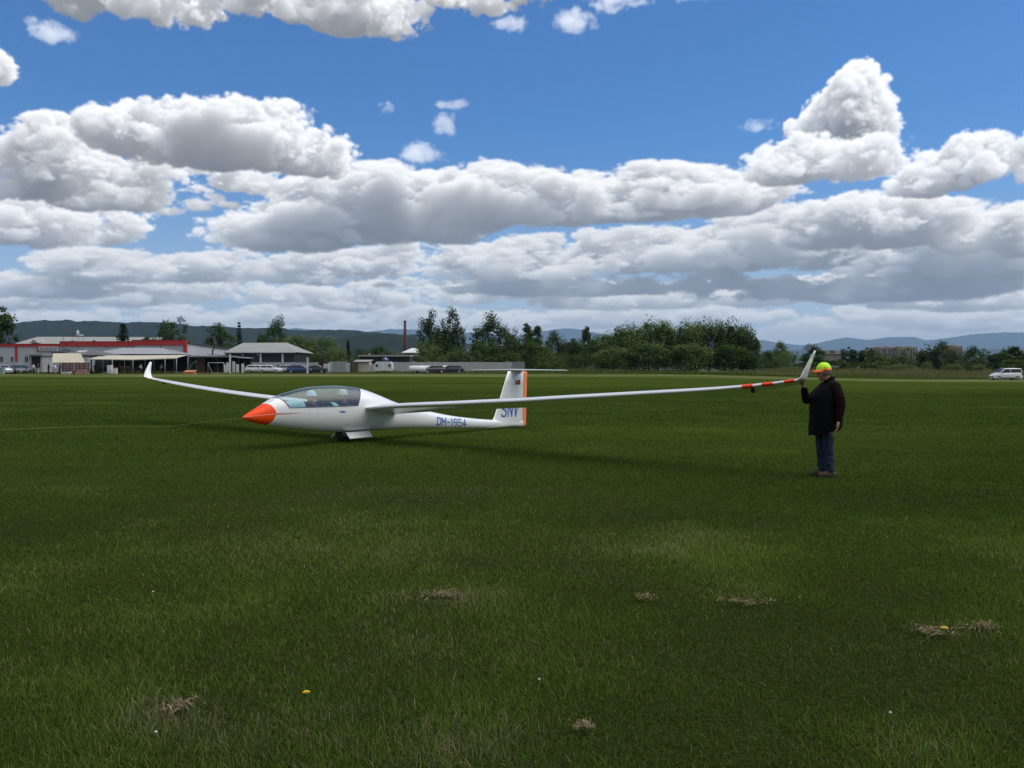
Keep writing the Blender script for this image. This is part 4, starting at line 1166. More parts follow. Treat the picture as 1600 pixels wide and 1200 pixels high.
TREES = [
 (-4, 470, 54, 214, 'broad', 'dark', 'broadleaf_tree', 'tall dark tree cut off by the left edge of the picture', GA),
 (193, 502, 34, 262, 'fir', 'needle', 'fir_tree', 'broad pyramid fir rising behind the red fascia of the store', GA),
 (270, 504, 46, 300, 'broad', 'broad', 'broadleaf_tree', 'round tree behind the right end of the store roof', GA),
 (235, 524, 26, 280, 'bush', 'broad', 'bush', 'low bush showing above the red roof edge beside the pyramid fir', GA),
 (343, 501, 18, 330, 'spruce', 'needle', 'spruce_tree', 'left of the two spruces above the grey side wall', GA),
 (374, 500, 20, 320, 'spruce', 'needle', 'spruce_tree', 'dark spruce standing left of the white roofed hall', GA),
 (345, 513, 52, 305, 'broad', 'broad', 'broadleaf_tree', 'wide tree below the left spruce', GA),
 (432, 502, 36, 290, 'broad', 'broad', 'broadleaf_tree', 'tall tree rising behind the right end of the pale hall roof', GA),
 (412, 520, 24, 300, 'bush', 'broad', 'bush', 'small bush beside the tall tree behind the hall roof', GA),
 (468, 526, 56, 255, 'broad', 'willow', 'broadleaf_tree', 'green tree right beside the white hall', GA),
 (502, 528, 56, 250, 'broad', 'willow', 'broadleaf_tree', 'green tree between the hall and the dark cypress', GA),
 (528, 540, 34, 240, 'bush', 'willow', 'bush', 'green bush above the grey gates', GA),
 (452, 545, 30, 235, 'bush', 'broad', 'bush', 'dark bush under the eave at the right end of the hall', GA),
 (544, 530, 9, 262, 'fir', 'needle', 'cypress_tree', 'narrow dark cypress above the brown gate', GA),
 (592, 543, 46, 285, 'broad', 'dark', 'broadleaf_tree', 'dark tree behind the long low shed', GA),
 (560, 548, 30, 290, 'bush', 'dark', 'bush', 'dark bush at the left end of the low shed', GA),
 (672, 486, 48, 230, 'birch', 'dark', 'birch_tree', 'tall birch next to the brick chimney', GB),
 (705, 485, 48, 233, 'birch', 'dark', 'birch_tree', 'tall birch right of the one beside the chimney', GB),
 (762, 488, 60, 236, 'birch', 'dark', 'birch_tree', 'tall birch standing alone left of the tail fin', GB),
 (690, 520, 46, 236, 'broad', 'dark', 'broadleaf_tree', 'dark undergrowth tree below the pair of birches', GB),
 (676, 531, 44, 214, 'bush', 'willow', 'bush', 'large green bush below the pair of birches', GB),
 (712, 546, 40, 208, 'bush', 'pale', 'bush', 'pale low bush over the wall behind the dark cars', GB),
 (640, 551, 30, 215, 'bush', 'broad', 'bush', 'small bush under the white roof by the chimney', GB),
 (622, 556, 26, 206, 'bush', 'pale', 'bush', 'low pale shrub beside the long shed', GB),
 (660, 556, 26, 204, 'bush', 'pale', 'bush', 'low pale shrub over the white cylinder trailer', GB),
 (735, 548, 34, 210, 'bush', 'broad', 'bush', 'bush over the wall left of the lone birch', GB),
 (760, 534, 46, 222, 'broad', 'broad', 'broadleaf_tree', 'bushy tree at the foot of the lone birch', GB),
 (790, 515, 40, 240, 'broad', 'dark', 'broadleaf_tree', 'dark tree between the lone birch and the poplars', GB),
 (808, 524, 44, 232, 'broad', 'broad', 'broadleaf_tree', 'tree behind the left half of the tailplane', GB),
 (824, 503, 22, 242, 'poplar', 'broad', 'poplar_tree', 'left poplar of the pair above the tail fin', GB),
 (839, 506, 19, 244, 'poplar', 'broad', 'poplar_tree', 'right poplar of the pair above the tail fin', GB),
 (838, 536, 50, 222, 'broad', 'broad', 'broadleaf_tree', 'wide tree below the pair of poplars', GB),
 (868, 522, 44, 236, 'broad', 'dark', 'broadleaf_tree', 'dark tree right of the pair of poplars', GB),
 (890, 524, 42, 238, 'broad', 'dark', 'broadleaf_tree', 'dark tree left of the willows', GB),
 (916, 511, 17, 252, 'poplar', 'dark', 'poplar_tree', 'slim poplar at the left end of the willows', GB),
 (906, 536, 38, 216, 'broad', 'broad', 'broadleaf_tree', 'tree in the dip left of the willows', GB),
 (860, 550, 54, 192, 'bush', 'pale', 'bush', 'wide pale bush right of the tail fin', GB),
 (800, 549, 40, 207, 'bush', 'broad', 'bush', 'bush over the small grey container', GB),
 (775, 553, 36, 200, 'bush', 'broad', 'bush', 'dark low bush at the right end of the pale wall', GB),
 (892, 556, 40, 198, 'bush', 'dark', 'bush', 'dark bush beside the wide pale one', GB),
 (942, 524, 58, 202, 'willow', 'willow', 'willow_tree', 'lower willow at the left end of the dense row', GC),
 (985, 513, 68, 203, 'willow', 'willow', 'willow_tree', 'second willow from the left end of the dense row', GC),
 (1028, 504, 76, 205, 'willow', 'willow', 'willow_tree', 'high willow with a streaked top left of the middle of the row', GC),
 (1072, 509, 70, 203, 'willow', 'willow', 'willow_tree', 'willow in the middle of the dense row', GC),
 (1108, 506, 74, 206, 'willow', 'willow', 'willow_tree', 'high willow right of the middle of the dense row', GC),
 (1144, 510, 62, 203, 'willow', 'broad', 'willow_tree', 'dark willow near the right end of the row', GC),
 (1168, 519, 44, 200, 'willow', 'broad', 'willow_tree', 'last willow at the right end of the dense row', GC),
 (958, 545, 66, 193, 'willow', 'willow', 'willow_tree', 'low willow in front of the left end of the row', GC),
 (1014, 538, 78, 192, 'willow', 'willow', 'willow_tree', 'low willow in front of the tallest ones', GC),
 (1078, 540, 78, 191, 'willow', 'willow', 'willow_tree', 'low willow in front of the middle of the row', GC),
 (1132, 541, 66, 191, 'willow', 'broad', 'willow_tree', 'low dark willow in front of the right part of the row', GC),
 (1168, 552, 40, 192, 'willow', 'broad', 'willow_tree', 'lowest willow at the right foot of the row', GC),
 (1221, 533, 24, 262, 'poplar', 'willow', 'poplar_tree', 'slim tree leaning up just right of the willows', GD),
 (1203, 549, 40, 235, 'bush', 'broad', 'bush', 'bush right beside the willows', GD),
 (1232, 546, 44, 240, 'bush', 'willow', 'bush', 'bush under the slim tree behind the wing tip', GD),
 (1272, 542, 40, 262, 'broad', 'broad', 'broadleaf_tree', 'tree behind the head of the man', GD),
 (1300, 561, 44, 232, 'bush', 'broad', 'bush', 'low bush behind the shoulder of the man', GD),
 (1328, 538, 27, 252, 'broad', 'dark', 'broadleaf_tree', 'left of two dark trees beside the apartment block', GD),
 (1352, 539, 26, 252, 'broad', 'dark', 'broadleaf_tree', 'right of two dark trees beside the apartment block', GD),
 (1380, 557, 46, 248, 'bush', 'broad', 'bush', 'bush in front of the left half of the apartment block', GD),
 (1413, 554, 38, 246, 'bush', 'dark', 'bush', 'dark bush in front of the right half of the apartment block', GD),
 (1448, 540, 36, 256, 'broad', 'dark', 'broadleaf_tree', 'dark tree right of the apartment block', GD),
 (1468, 537, 48, 256, 'broad', 'dark', 'broadleaf_tree', 'large dark tree left of the tan building', GD),
 (1492, 551, 36, 250, 'broad', 'dark', 'broadleaf_tree', 'dark tree below the tan building', GD),
 (1522, 544, 42, 256, 'broad', 'dark', 'broadleaf_tree', 'dark tree above the nose of the white van', GD),
 (1562, 544, 38, 260, 'broad', 'dark', 'broadleaf_tree', 'dark tree above the roof of the white van', GD),
 (1584, 542, 28, 264, 'poplar', 'dark', 'poplar_tree', 'slim dark tree above the rear of the white van', GD),
 (1604, 550, 34, 258, 'broad', 'dark', 'broadleaf_tree', 'dark tree at the right edge of the picture', GD),
 (1345, 566, 44, 226, 'bush', 'broad', 'bush', 'low bush in front of the two dark trees', GD),
 (1448, 564, 20, 226, 'bush', 'willow', 'bush', 'small pale bush in front of the large dark tree', GD),
 (1490, 567, 34, 226, 'bush', 'willow', 'bush', 'low grey-green bush left of the white van', GD),
 (1526, 568, 30, 228, 'bush', 'willow', 'bush', 'low bush just left of the white van', GD),
 (1590, 562, 44, 224, 'bush', 'broad', 'bush', 'bush right behind the white van', GD),
 (1255, 565, 36, 226, 'bush', 'broad', 'bush', 'low bush behind the wing tip', GD),
 (1400, 568, 60, 226, 'bush', 'willow', 'bush', 'flat hedge-like bush below the apartment block', GD),
]
for t in TREES: tree(*t)
# far woods that read as one mass along the foot of the hills
def far_wood():
    r = np.random.default_rng(31); C = []; Rd = []
    for i in range(520):
        d = r.uniform(420, 900); px = r.uniform(-150, 1750)
        x, y = at(px, d); h = r.uniform(5, 11)
        for k in range(3): C.append((x + r.normal(0, 2.5), y + r.normal(0, 2.5), 1 + h * (.3 + .3 * k))); Rd.append(h * .38)
    tag(link('far_woods', leaves('far_woods', np.array(C), np.array(Rd), 16, 2.0, r), LEAF['broad']), 'distant belt of trees at the foot of the hills', None, None, 'stuff')
far_wood()
def rough_grass(name, label, px0, px1, d0, d1, n, h, dryness, seed):
    r = np.random.default_rng(seed)
    px = r.uniform(px0, px1, n); d = r.uniform(d0, d1, n)
    x = (px - 800) / FPX * d; z = gz(x, d)
    hh = h * (.5 + .9 * r.random(n)) * np.clip(1 + .3 * NZ(x, d, .2, .2), .3, 2); w = .035 + .05 * r.random(n); a = r.random(n) * pi; l = r.normal(0, .25, (n, 2)) * hh[:, None]
    B = np.stack([x, d, z - .02], -1); sd = np.stack([np.cos(a), np.sin(a), 0 * a], -1) * w[:, None]
    V = np.stack([B - sd, B + sd, B + np.c_[l, hh]], 1).reshape(-1, 3)
    dr = np.clip(dryness + .25 * NZ(x + 9, d, .3, .1) + .2 * r.standard_normal(n), 0, 1)
    T = np.stack([np.clip(.5 + .3 * r.standard_normal(n), 0, 1), dr, np.clip(.55 + .2 * r.standard_normal(n), .1, 1)], -1)
    tag(link(name, npmesh(name, V, np.arange(n)[:, None] * 3 + [0, 1, 2], np.repeat(T, 3, 0)), GRASS), label, None, None, 'stuff')
rough_grass('meadow_grass', 'tall dry grass strip beyond the mown field on the right', 1185, 1640, 160, 232, 42000, 1.05, .90, 1)
rough_grass('meadow_grass', 'thin strip of tall grass at the foot of the willows', 870, 1190, 182, 200, 12000, .8, .75, 6)
rough_grass('weeds', 'weeds along the foot of the walls and tents', -40, 900, 156, 172, 16000, .45, .18, 2)
rough_grass('meadow_grass', 'green fringe between the mown field and the dry strip', 880, 1640, 146, 166, 16000, .35, .1, 3)
# ------------------------------------------------------------------ buildings, fences, tents and cars beyond the field
def place(name, label, cat, px, d, rz=0.0, group=None, z=None):
    x, y = at(px, d)
    return thing(name, label, cat, (x, y, gzf(x, y) if z is None else z), rz, group)
WALLW = mat('wall_white', (.43, .43, .47), .7, var=.06, vscale=.4)
WALLG = mat('wall_grey', (.33, .33, .35), .8, var=.10, vscale=.6)
FASC = mat('fascia_red', (.46, .028, .024), .55, var=.08, vscale=.5)
ROOFP = mat('roof_pale', (.29, .283, .265), .7, var=.08, vscale=.2)
ROOFG = mat('roof_grey', (.23, .23, .24), .7, var=.12, vscale=.5)
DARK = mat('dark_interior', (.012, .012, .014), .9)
NAVYP = mat('panel_navy', (.022, .024, .040), .6, var=.2, vscale=.8)
STEEL = mat('steel_pale', (.50, .50, .52), .5, var=.06)
GLASS = mat('window_dark', (.025, .030, .036), .15)
CREAM = mat('canvas_cream', (.50, .455, .36), .9, var=.06, vscale=1)
WOOD = mat('wood_brown', (.055, .034, .022), .85, var=.3, vscale=3)
WOODR = mat('wood_red', (.13, .035, .028), .8, var=.25, vscale=4)
CONC = mat('concrete_pale', (.36, .36, .375), .85, var=.10, vscale=.8, bump=.2, bscale=8)
PLAST = mat('plastic_white', (.60, .60, .60), .5)
m2 = lambda npx, d: npx * d / FPX

def store():
    d = 200.0; zb = gzf(*at(200, d)); H = lambda py: zat(py, d) - zb
    X = lambda px: m2(px - 291, d)
    r = place('store', 'long white store with red fascia and a red corner pillar', 'store', 291, d)
    secs = [(-220, 95, 537.8, .55, .0), (95, 208, 534, 1.0, .25), (208, 291, 532, 1.08, .5)]
    for a, b, yt, fh, pr in secs:
        h = H(yt)
        MB().span((X(a), -pr, 0), (X(b) - .02, 1.2, h - fh)).build('wall', WALLW, r)
        f = MB().span((X(a), -pr - .18, h - fh), (X(b), .9, h)).build('fascia', FASC, r)
        MB().span((X(a), -pr - .24, h), (X(b), .95, h + .10)).build('coping', mat('coping', (.30, .03, .03), .6), f)
    for px, y0, pr, w in ((26, 565, .0, .55), (-60, 565, 0, .55), (60, 549, .0, .5), (168, 543, .25, .45), (210, 543.5, .5, .45), (253, 546, .5, .5)):
        MB().span((X(px) - w / 2, -pr - .10, max(H(y0), 0)), (X(px) + w / 2, -pr, H(541.5))).build('pilaster', FASC, r)
    MB().span((X(288.5), -.72, 0), (X(293), -.1, H(532) - .01)).build('corner_pillar', FASC, r)
    for px, y0, y1, w in ((3, 566, 556.5, 5), (19.5, 566, 556.5, 4), (42, 566, 556, 6), (-14, 566, 556.5, 5)):
        fr = MB().span((X(px - w / 2), -.06, H(y0)), (X(px + w / 2), -.005, H(y1))).build('window', STEEL, r)
        for k in (0, 1):
            MB().span((X(px - w / 2 + .3 + k * w / 2), -.085, H(y0) + .1), (X(px - .25 + k * w / 2), -.062, H(y1) - .1)).build('pane', GLASS, fr)
    sg = MB().span((X(61.5), -.30, H(548)), (X(93), -.12, H(541.6))).build('sign_board', mat('sign_pale', (.52, .52, .58), .6), r)
    rs = np.random.default_rng(2)
    for i in range(9):       # lettering too far off to read: dark red word, blue word
        x = 64 + i * 3.05; m = mat('sign_red', (.16, .03, .05), .6) if i < 5 else mat('sign_blue', (.045, .075, .22), .6)
        w = 1.9 if i != 6 else 1.2
        mb = MB(); mb.span((X(x), -.34, H(547)), (X(x + .55), -.302, H(543)))
        mb.span((X(x + .56), -.34, H(543.9)), (X(x + w), -.302, H(543)))
        if i % 2: mb.span((X(x + .56), -.34, H(547)), (X(x + w), -.302, H(546.2)))
        if i % 3 != 1: mb.span((X(x + .56), -.34, H(545.3)), (X(x + w), -.302, H(544.6)))
        mb.build('letter', m, sg)
    # long side wall running away, with a dark sloping roof edge; profiled sheet panels
    h = H(533)
    p0, p1 = at(293.5, d + .3), at(365, 275)
    L = hypot(p1[0] - p0[0], p1[1] - p0[1]); a = atan2(p1[1] - p0[1], p1[0] - p0[0])
    s = thing('side_wing', 'grey side wing of the store with a dark sloping roof edge', 'building', (p0[0], p0[1], zb), a)
    n = 14
    for k in range(n):
        MB().span((L * k / n + .02, .0, 0), (L * (k + 1) / n - .02, .25, h - .5)).build('panel', mat('sheet_pale', (.50, .50, .53), .75, var=.05, vscale=.4), s)
    MB().span((L * .18, .26, 0), (L, 9, h - .52)).build('core', WALLG, s)
    MB().span((-.1, -.35, h - .5), (L + .5, .6, h - .1)).build('roof_edge', mat('edge_dark', (.05, .045, .05), .6), s)
store()
def hall_behind():
    d = 292.0; zb = gzf(*at(120, d)); H = lambda py: zat(py, d) - zb; X = lambda px: m2(px - 115, d)
    r = place('warehouse', 'large warehouse with long pale roof behind the store', 'warehouse', 115, d)
    MB().span((X(25), 0, 0), (X(206), 26, H(537))).build('wall', WALLG, r)
    mb = MB(); mb.loft([[(X(24), -1, H(537.5)), (X(207), -1, H(537.5))], [(X(26), 13, H(524)), (X(206), 13, H(524.5))], [(X(24), 27, H(537.5)), (X(207), 27, H(537.5))]], False, False, False)
    ro = mb.build('roof', ROOFP, r)
    MB().add([(X(25), 0, H(537)), (X(25), 26, H(537)), (X(26), 13, H(524.3))], [(0, 1, 2)]).build('gable', WALLG, r)
    for px in (56, 150):
        g = MB(); w = 6.5
        g.add([(X(px - w), -1.2, H(536)), (X(px + w), -1.2, H(536)), (X(px), -1.2, H(530.5)), (X(px - w), 6, H(533)), (X(px + w), 6, H(533)), (X(px), 6, H(529.8))], [(0, 1, 2), (0, 2, 5, 3), (1, 4, 5, 2)]); g.build('dormer', ROOFP, ro)
    for px in (106, 146): MB().span((X(px), 2, H(534)), (X(px + 4), 4, H(531.5))).build('vent', ROOFG, ro)
    r2 = place('warehouse', 'small pale gabled roof peeping over the store between fir and round tree', 'warehouse', 240, 300)
    X2 = lambda px: m2(px - 240, 300); z2 = lambda py: zat(py, 300) - r2.location.z
    MB().span((X2(222), 0, 0), (X2(254), 12, z2(533))).build('wall', WALLG, r2)
    MB().loft([[(X2(221), -.5, z2(533.5)), (X2(256), -.5, z2(533.5))], [(X2(226), 6, z2(526)), (X2(244), 6, z2(526))], [(X2(221), 12.5, z2(533.5)), (X2(256), 12.5, z2(533.5))]], False, False, False).build('roof', ROOFP, r2)
hall_behind()
def mast(px, d, ytop, w, label, name='mast'):
    x, y = at(px, d); zb = gzf(x, y)
    r = thing(name, label, 'pole', (x, y, zb))
    h = zat(ytop, d) - zb
    MB().tube([(0, 0, 0), (0, 0, h)], [w, w * .6], 6).build('pole', STEEL if w > .1 else mat('pole_dark', (.05, .05, .05), .6), r)
    MB().box((0, 0, h), (.5, .06, .05)).build('crossbar', mat('pole_dark', (.05, .05, .05), .6), r)
mast(99, 196, 503, .09, 'tall pale pole in front of the store beside the sign', 'flag_pole')
mast(114.5, 190, 521, .05, 'left of the three thin dark masts above the store')
mast(122.5, 190, 522, .05, 'middle of the three thin dark masts above the store')
mast(130, 190, 523, .05, 'right of the three thin dark masts above the store')
mast(1269, 420, 533, .22, 'thin mast on the skyline right of the wing tip')
def steeple():
    d = 1500; x, y = at(122, d); r = thing('church', 'tiny white church steeple on the hillside above the warehouse', 'church', (x, y, zat(524, d)))
    MB().box((0, 0, 2.6), (3.4, 3.4, 5.2)).build('tower', PLAST, r); MB().lathe([(2.6, 5.2), (.1, 9.6)], n=4, smooth=False).build('spire', PLAST, r)
    MB().box((5, 0, .5), (7, 4, 3)).build('nave', PLAST, r)
steeple()
def white_hall():
    d = 212.0; zb = gzf(*at(410, d)); H = lambda py: zat(py, d) - zb; X = lambda px: m2(px - 410, d)
    r = place('hall', 'white hall with pale hipped roof and navy wall panels', 'hall', 410, d)
    MB().loft([[(X(352), -.9, H(550.2)), (X(463), -.9, H(550.2))], [(X(362), 9, H(534)), (X(433.5), 9, H(533.6))], [(X(352), 19, H(550.2)), (X(463), 19, H(550.2))]], False, False, False).build('roof', ROOFP, r)
    MB().add([(X(463), -.9, H(550.2)), (X(463), 19, H(550.2)), (X(433.5), 9, H(533.6))], [(0, 1, 2)]).build('hip_end', ROOFP, r)
    MB().span((X(352), -1.0, H(551.6)), (X(463.3), -.85, H(550.1))).build('eave', STEEL, r)
    for a, b in ((354, 365), (365, 382), (382, 406.5), (409.6, 425), (425, 441), (443.6, 460)):
        MB().span((X(a) + .04, .0, H(566)), (X(b) - .04, .3, H(551.4))).build('panel', NAVYP, r)
    for px in (408, 442.3, 353):
        MB().span((X(px - 1.4), -.45, 0), (X(px + 1.4), -.05, H(551.5))).build('column', PLAST, r)
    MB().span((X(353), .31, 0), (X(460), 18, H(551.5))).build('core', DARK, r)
    MB().span((X(353), -.04, 0), (X(460), .30, H(566.05))).build('base_wall', WALLW, r)
    for px in (380, 404): MB().tube([(X(px), -.1, H(554.5)), (X(px), -.4, H(554.5))], .2, 10).build('floodlight', STEEL, r)
white_hall()

# ---- cars
TYRE = mat('tyre', (.016, .016, .016), .8); RIM = mat('rim', (.42, .42, .44), .35, .7)
LAMP = mat('lamp_clear', (.62, .64, .66), .15); TAILL = mat('lamp_red', (.35, .02, .02), .25); TRIMB = mat('trim_black', (.02, .02, .022), .6)
CARK = {
 'hatch': dict(L=4.15, W=1.74, H=1.47, hood=.92, belt=.98, ws=1.02, rf0=1.75, rf1=3.55, rr=3.95, tail=.98),
 'wagon': dict(L=4.6, W=1.78, H=1.48, hood=.92, belt=.98, ws=1.15, rf0=1.95, rf1=4.1, rr=4.45, tail=1.0),
 'sedan': dict(L=4.6, W=1.76, H=1.45, hood=.92, belt=.98, ws=1.2, rf0=2.0, rf1=3.25, rr=3.95, tail=1.05),
 'van': dict(L=4.38, W=1.78, H=1.83, hood=1.06, belt=1.12, ws=.88, rf0=1.72, rf1=4.22, rr=4.36, tail=1.12)}
def car_proto(kind, paint):
    k = CARK[kind]; L, W, Hh = k['L'], k['W'], k['H']
    r = thing('car', '', 'car')
    xs = [0, .06, .22, .5, k['ws'], L * .5, L * .8, k['rr'], L - .05, L]
    top = [.62, .72, .80, k['hood'] - .05, k['hood'], k['belt'], k['belt'], k['tail'], k['tail'] - .08, .72]
    hw = [W / 2 - .16, W / 2 - .10, W / 2 - .05, W / 2 - .01, W / 2, W / 2, W / 2, W / 2 - .02, W / 2 - .06, W / 2 - .10]
    lo = [.30, .24, .20, .20, .20, .20, .20, .22, .26, .32]
    rings = []
    for x, t, w, b in zip(xs, top, hw, lo):
        m_ = lerp(b, t, .62)
        rings.append([(x, -w * .92, b), (x, -w, lerp(b, t, .25)), (x, -w, m_), (x, -w * .97, t - .05), (x, -w * .90, t), (x, w * .90, t), (x, w * .97, t - .05), (x, w, m_), (x, w, lerp(b, t, .25)), (x, w * .92, b)])
    body = MB().loft(rings, True, True, True)
    wb, wr = W / 2 - .07, W / 2 - (.19 if kind != 'van' else .13)
    gx = [(k['ws'], k['belt'] - .02, wb), (k['rf0'], Hh - .03, wr), (lerp(k['rf0'], k['rf1'], .5), Hh, wr), (k['rf1'], Hh - .04, wr), (k['rr'], k['tail'] - .02, wb)]
    # greenhouse as one shell in body colour, glass set 4 mm proud
    def cs(x):
        z = np.interp(x, [g[0] for g in gx], [g[1] for g in gx]); return z
    rg = []
    for x in np.linspace(k['ws'], k['rr'], 16):
        zt = cs(x); q = (zt - k['belt'] + .05) / (Hh - k['belt'] + .05); w_ = lerp(wb, wr, q)
        rg.append([(x, -wb, k['belt'] - .06), (x, -w_, zt - .03 * q), (x, -w_ * .82, zt + .0), (x, w_ * .82, zt), (x, w_, zt - .03 * q), (x, wb, k['belt'] - .06)])
    body.loft(rg, True, True, True)
    body.build('body', paint, r)
    def side(x, z, s_, o=.006):
        q = (z - k['belt'] + .06) / (Hh - .03 - k['belt'] + .06); return (x, s_ * (lerp(wb, wr, q) + o), z)
    zt, zb = Hh - .13, k['belt'] + .02
    dx = (k['rf0'] - k['ws']) / (Hh - k['belt'])
    mid_ = lerp(k['ws'] + .5, k['rr'] - .4, .45)
    for s_ in (-1, 1):
        for (a0, a1, b0, b1) in ((k['ws'] + .22, mid_ - .04, k['rf0'] + .02, mid_ - .04), (mid_ + .04, k['rr'] - .30 if kind != 'van' else k['rr'] - .16, mid_ + .04, k['rf1'] - .10)):
            MB().add([side(a0, zb, s_), side(a1, zb, s_), side(b1, zt, s_), side(b0, zt, s_)], [(0, 1, 2, 3)]).build('side_window', GLASS, r)
        MB().box((k['ws'] + .40, s_ * (W / 2 + .07), k['belt'] + .03), (.10, .16, .12)).build('mirror', TRIMB, r, bevel=.02)
        MB().add([(.045, s_ * (W / 2 - .12), .60), (.30, s_ * (W / 2 - .025), .66), (.30, s_ * (W / 2 - .03), .80), (.08, s_ * (W / 2 - .10), .71)], [(0, 1, 2, 3)]).build('headlight', LAMP, r)
        MB().span((L - .14, s_ * (W / 2 - .02) - .012, .74), (L - .03, s_ * (W / 2 - .02) + .012, .74 + (.45 if kind == 'van' else .18))).build('tail_light', TAILL, r)
        MB().span((.95, s_ * (W / 2 - .0) - .01, .20), (L - .95, s_ * (W / 2 + .0) + .012, .36)).build('sill_trim', TRIMB, r)
        for x in (.80, L - .80):
            t = MB(); t.tube([(x, s_ * (W / 2 - .20), .315), (x, s_ * (W / 2 + .012), .315)], .315, 18); to = t.build('wheel', TYRE, r)
            MB().tube([(x, s_ * (W / 2 + .0), .315), (x, s_ * (W / 2 + .02), .315)], .20, 12).build('rim', RIM, to)
    o = .012
    MB().add([(k['ws'] - o + .06, -wb + .10, k['belt'] + .05), (k['ws'] - o + .06, wb - .10, k['belt'] + .05), (k['rf0'] - o - .05, wr - .08, Hh - .06), (k['rf0'] - o - .05, -wr + .08, Hh - .06)], [(0, 1, 2, 3)]).build('windscreen', GLASS, r)
    MB().add([(k['rr'] + o - .03, -wb + .12, k['tail'] + .06), (k['rr'] + o - .03, wb - .12, k['tail'] + .06), (k['rf1'] + o + .04, wr - .1, Hh - .10), (k['rf1'] + o + .04, -wr + .1, Hh - .10)], [(0, 3, 2, 1)]).build('rear_window', GLASS, r)
    MB().span((-.012, -W / 2 + .25, .36), (.02, W / 2 - .25, .58)).build('grille', TRIMB, r)
    MB().span((-.03, -.26, .40), (-.014, .26, .51)).build('number_plate', PLAST, r)
    # put the origin in the middle
    for ch in r.children: ch.location.x -= L / 2
    return r
CPROT = {}
def car(px, d, rz, kind, pcol, label, group, cat='car'):
    x, y = at(px, d); P_ = mat('paint_%s' % pcol, PAINT[pcol], .3, coat=.6)
    if kind not in CPROT: CPROT[kind] = o = car_proto(kind, P_)
    else:
        o = dup(CPROT[kind])
    for ch in o.children:
        if ch.name.startswith('body'):
            ch.material_slots[0].link = 'OBJECT'; ch.material_slots[0].material = P_
    o.name = 'parked_van' if kind == 'van' else 'parked_car'
    o.location = (x, y, gzf(x, y)); o.rotation_euler = (0, 0, rz)
    for k in ('label', 'category', 'group'):
        if k in o: del o[k]
    tag(o, label, cat, group)
PAINT = dict(white=(.72, .72, .73), silver=(.40, .41, .42), grey=(.10, .105, .11), black=(.018, .018, .022), navy=(.012, .016, .045), blue=(.025, .05, .16), green=(.014, .026, .022), plum=(.035, .022, .05))
CG1, CG2, CG3 = 'cars parked beside the store', 'cars parked along the hall wall', 'dark cars by the pale wall'
car(1571, 137, 0, 'van', 'white', 'small white passenger van parked at the far right edge of the field', None, 'van')
car(4, 151, R(143), 'hatch', 'white', 'white hatchback cut off by the left edge of the picture', CG1)
car(23, 153, R(143), 'wagon', 'grey', 'grey car between the white hatchback and the tents', CG1)
car(34, 166, R(143), 'sedan', 'black', 'black car behind the grey one near the store wall', CG1)
car(12, 168, R(143), 'hatch', 'silver', 'silver car behind the white hatchback', CG1)
car(404, 163, R(180), 'wagon', 'white', 'white estate car left of the other white one at the hall', CG2)
car(423, 159, R(170), 'hatch', 'white', 'white hatchback parked in front of the hall columns', CG2)
car(439, 164, R(110), 'hatch', 'black', 'black car between the white hatchback and the silver one', CG2)
car(453, 160, R(175), 'hatch', 'silver', 'silver car right of the black one at the hall', CG2)
car(470, 158, R(178), 'wagon', 'blue', 'blue car beside the white post', CG2)
car(491, 158, R(0), 'sedan', 'green', 'dark green car right of the white post', CG2)
car(677, 156, R(20), 'hatch', 'plum', 'dark car right beside the white cylinder trailer', CG3)
car(704, 159, R(8), 'wagon', 'navy', 'navy car parked right of the other dark one', CG3)

# ---- tents
def tent_gable():
    d = 150; r = place('canopy_tent', 'cream gable canopy tent beside the parked cars', 'tent', 107, d, R(4))
    zb = r.location.z; H = lambda py: zat(py, d) - zb; X = lambda px: m2(px - 107, d)
    D = 4.6
    roof = MB().loft([[(X(91.5), -D / 2, H(566.5)), (X(140.5), -D / 2, H(566.2))], [(X(84), 0, H(552)), (X(126), 0, H(552))], [(X(73.5), D / 2, H(562.5)), (X(118), D / 2, H(562.5))]], False, False, False)
    ro = roof.build('roof', CREAM, r)
    MB().loft([[(X(91.5), -D / 2 - .02, H(566.4)), (X(140.5), -D / 2 - .02, H(566.2))], [(X(91.5), -D / 2 - .02, H(568.2)), (X(140.5), -D / 2 - .02, H(567.4))]], False, False, False).build('valance', CREAM, ro)
    for px, y in ((92, -D / 2), (116, -D / 2), (140, -D / 2), (74, D / 2), (96, D / 2), (118, D / 2)):
        MB().tube([(X(px), y, 0), (X(px), y, H(566) if y < 0 else H(562.5))], .04, 6).build('leg', STEEL, r)
tent_gable()
def awning():
    d = 152; r = place('awning', 'long low cream awning in front of the grey pavilion', 'awning', 208, d)
    zb = r.location.z; H = lambda py: zat(py, d) - zb; X = lambda px: m2(px - 208, d)
    top = MB().loft([[(X(138), 0, H(560.8)), (X(208), 0, H(561.6)), (X(277), 0, H(559.2))], [(X(140), 5, H(554.6)), (X(208), 5, H(554.6)), (X(278), 5, H(553.8))]], False, False, False).build('roof', CREAM, r)
    MB().loft([[(X(138), -.02, H(560.8)), (X(208), -.02, H(561.6)), (X(277), -.02, H(559.2))], [(X(138), -.02, H(562.0)), (X(208), -.02, H(562.8)), (X(277), -.02, H(560.6))]], False, False, False).build('valance', CREAM, top)
    for px, y in ((139, 0), (175.5, 0), (208, 0), (258, 0), (276, 0), (140, 5), (208, 5), (277, 5)):
        MB().tube([(X(px), y, 0), (X(px), y, H(560) if y == 0 else H(554.8))], .045, 6).build('leg', STEEL, r)
awning()
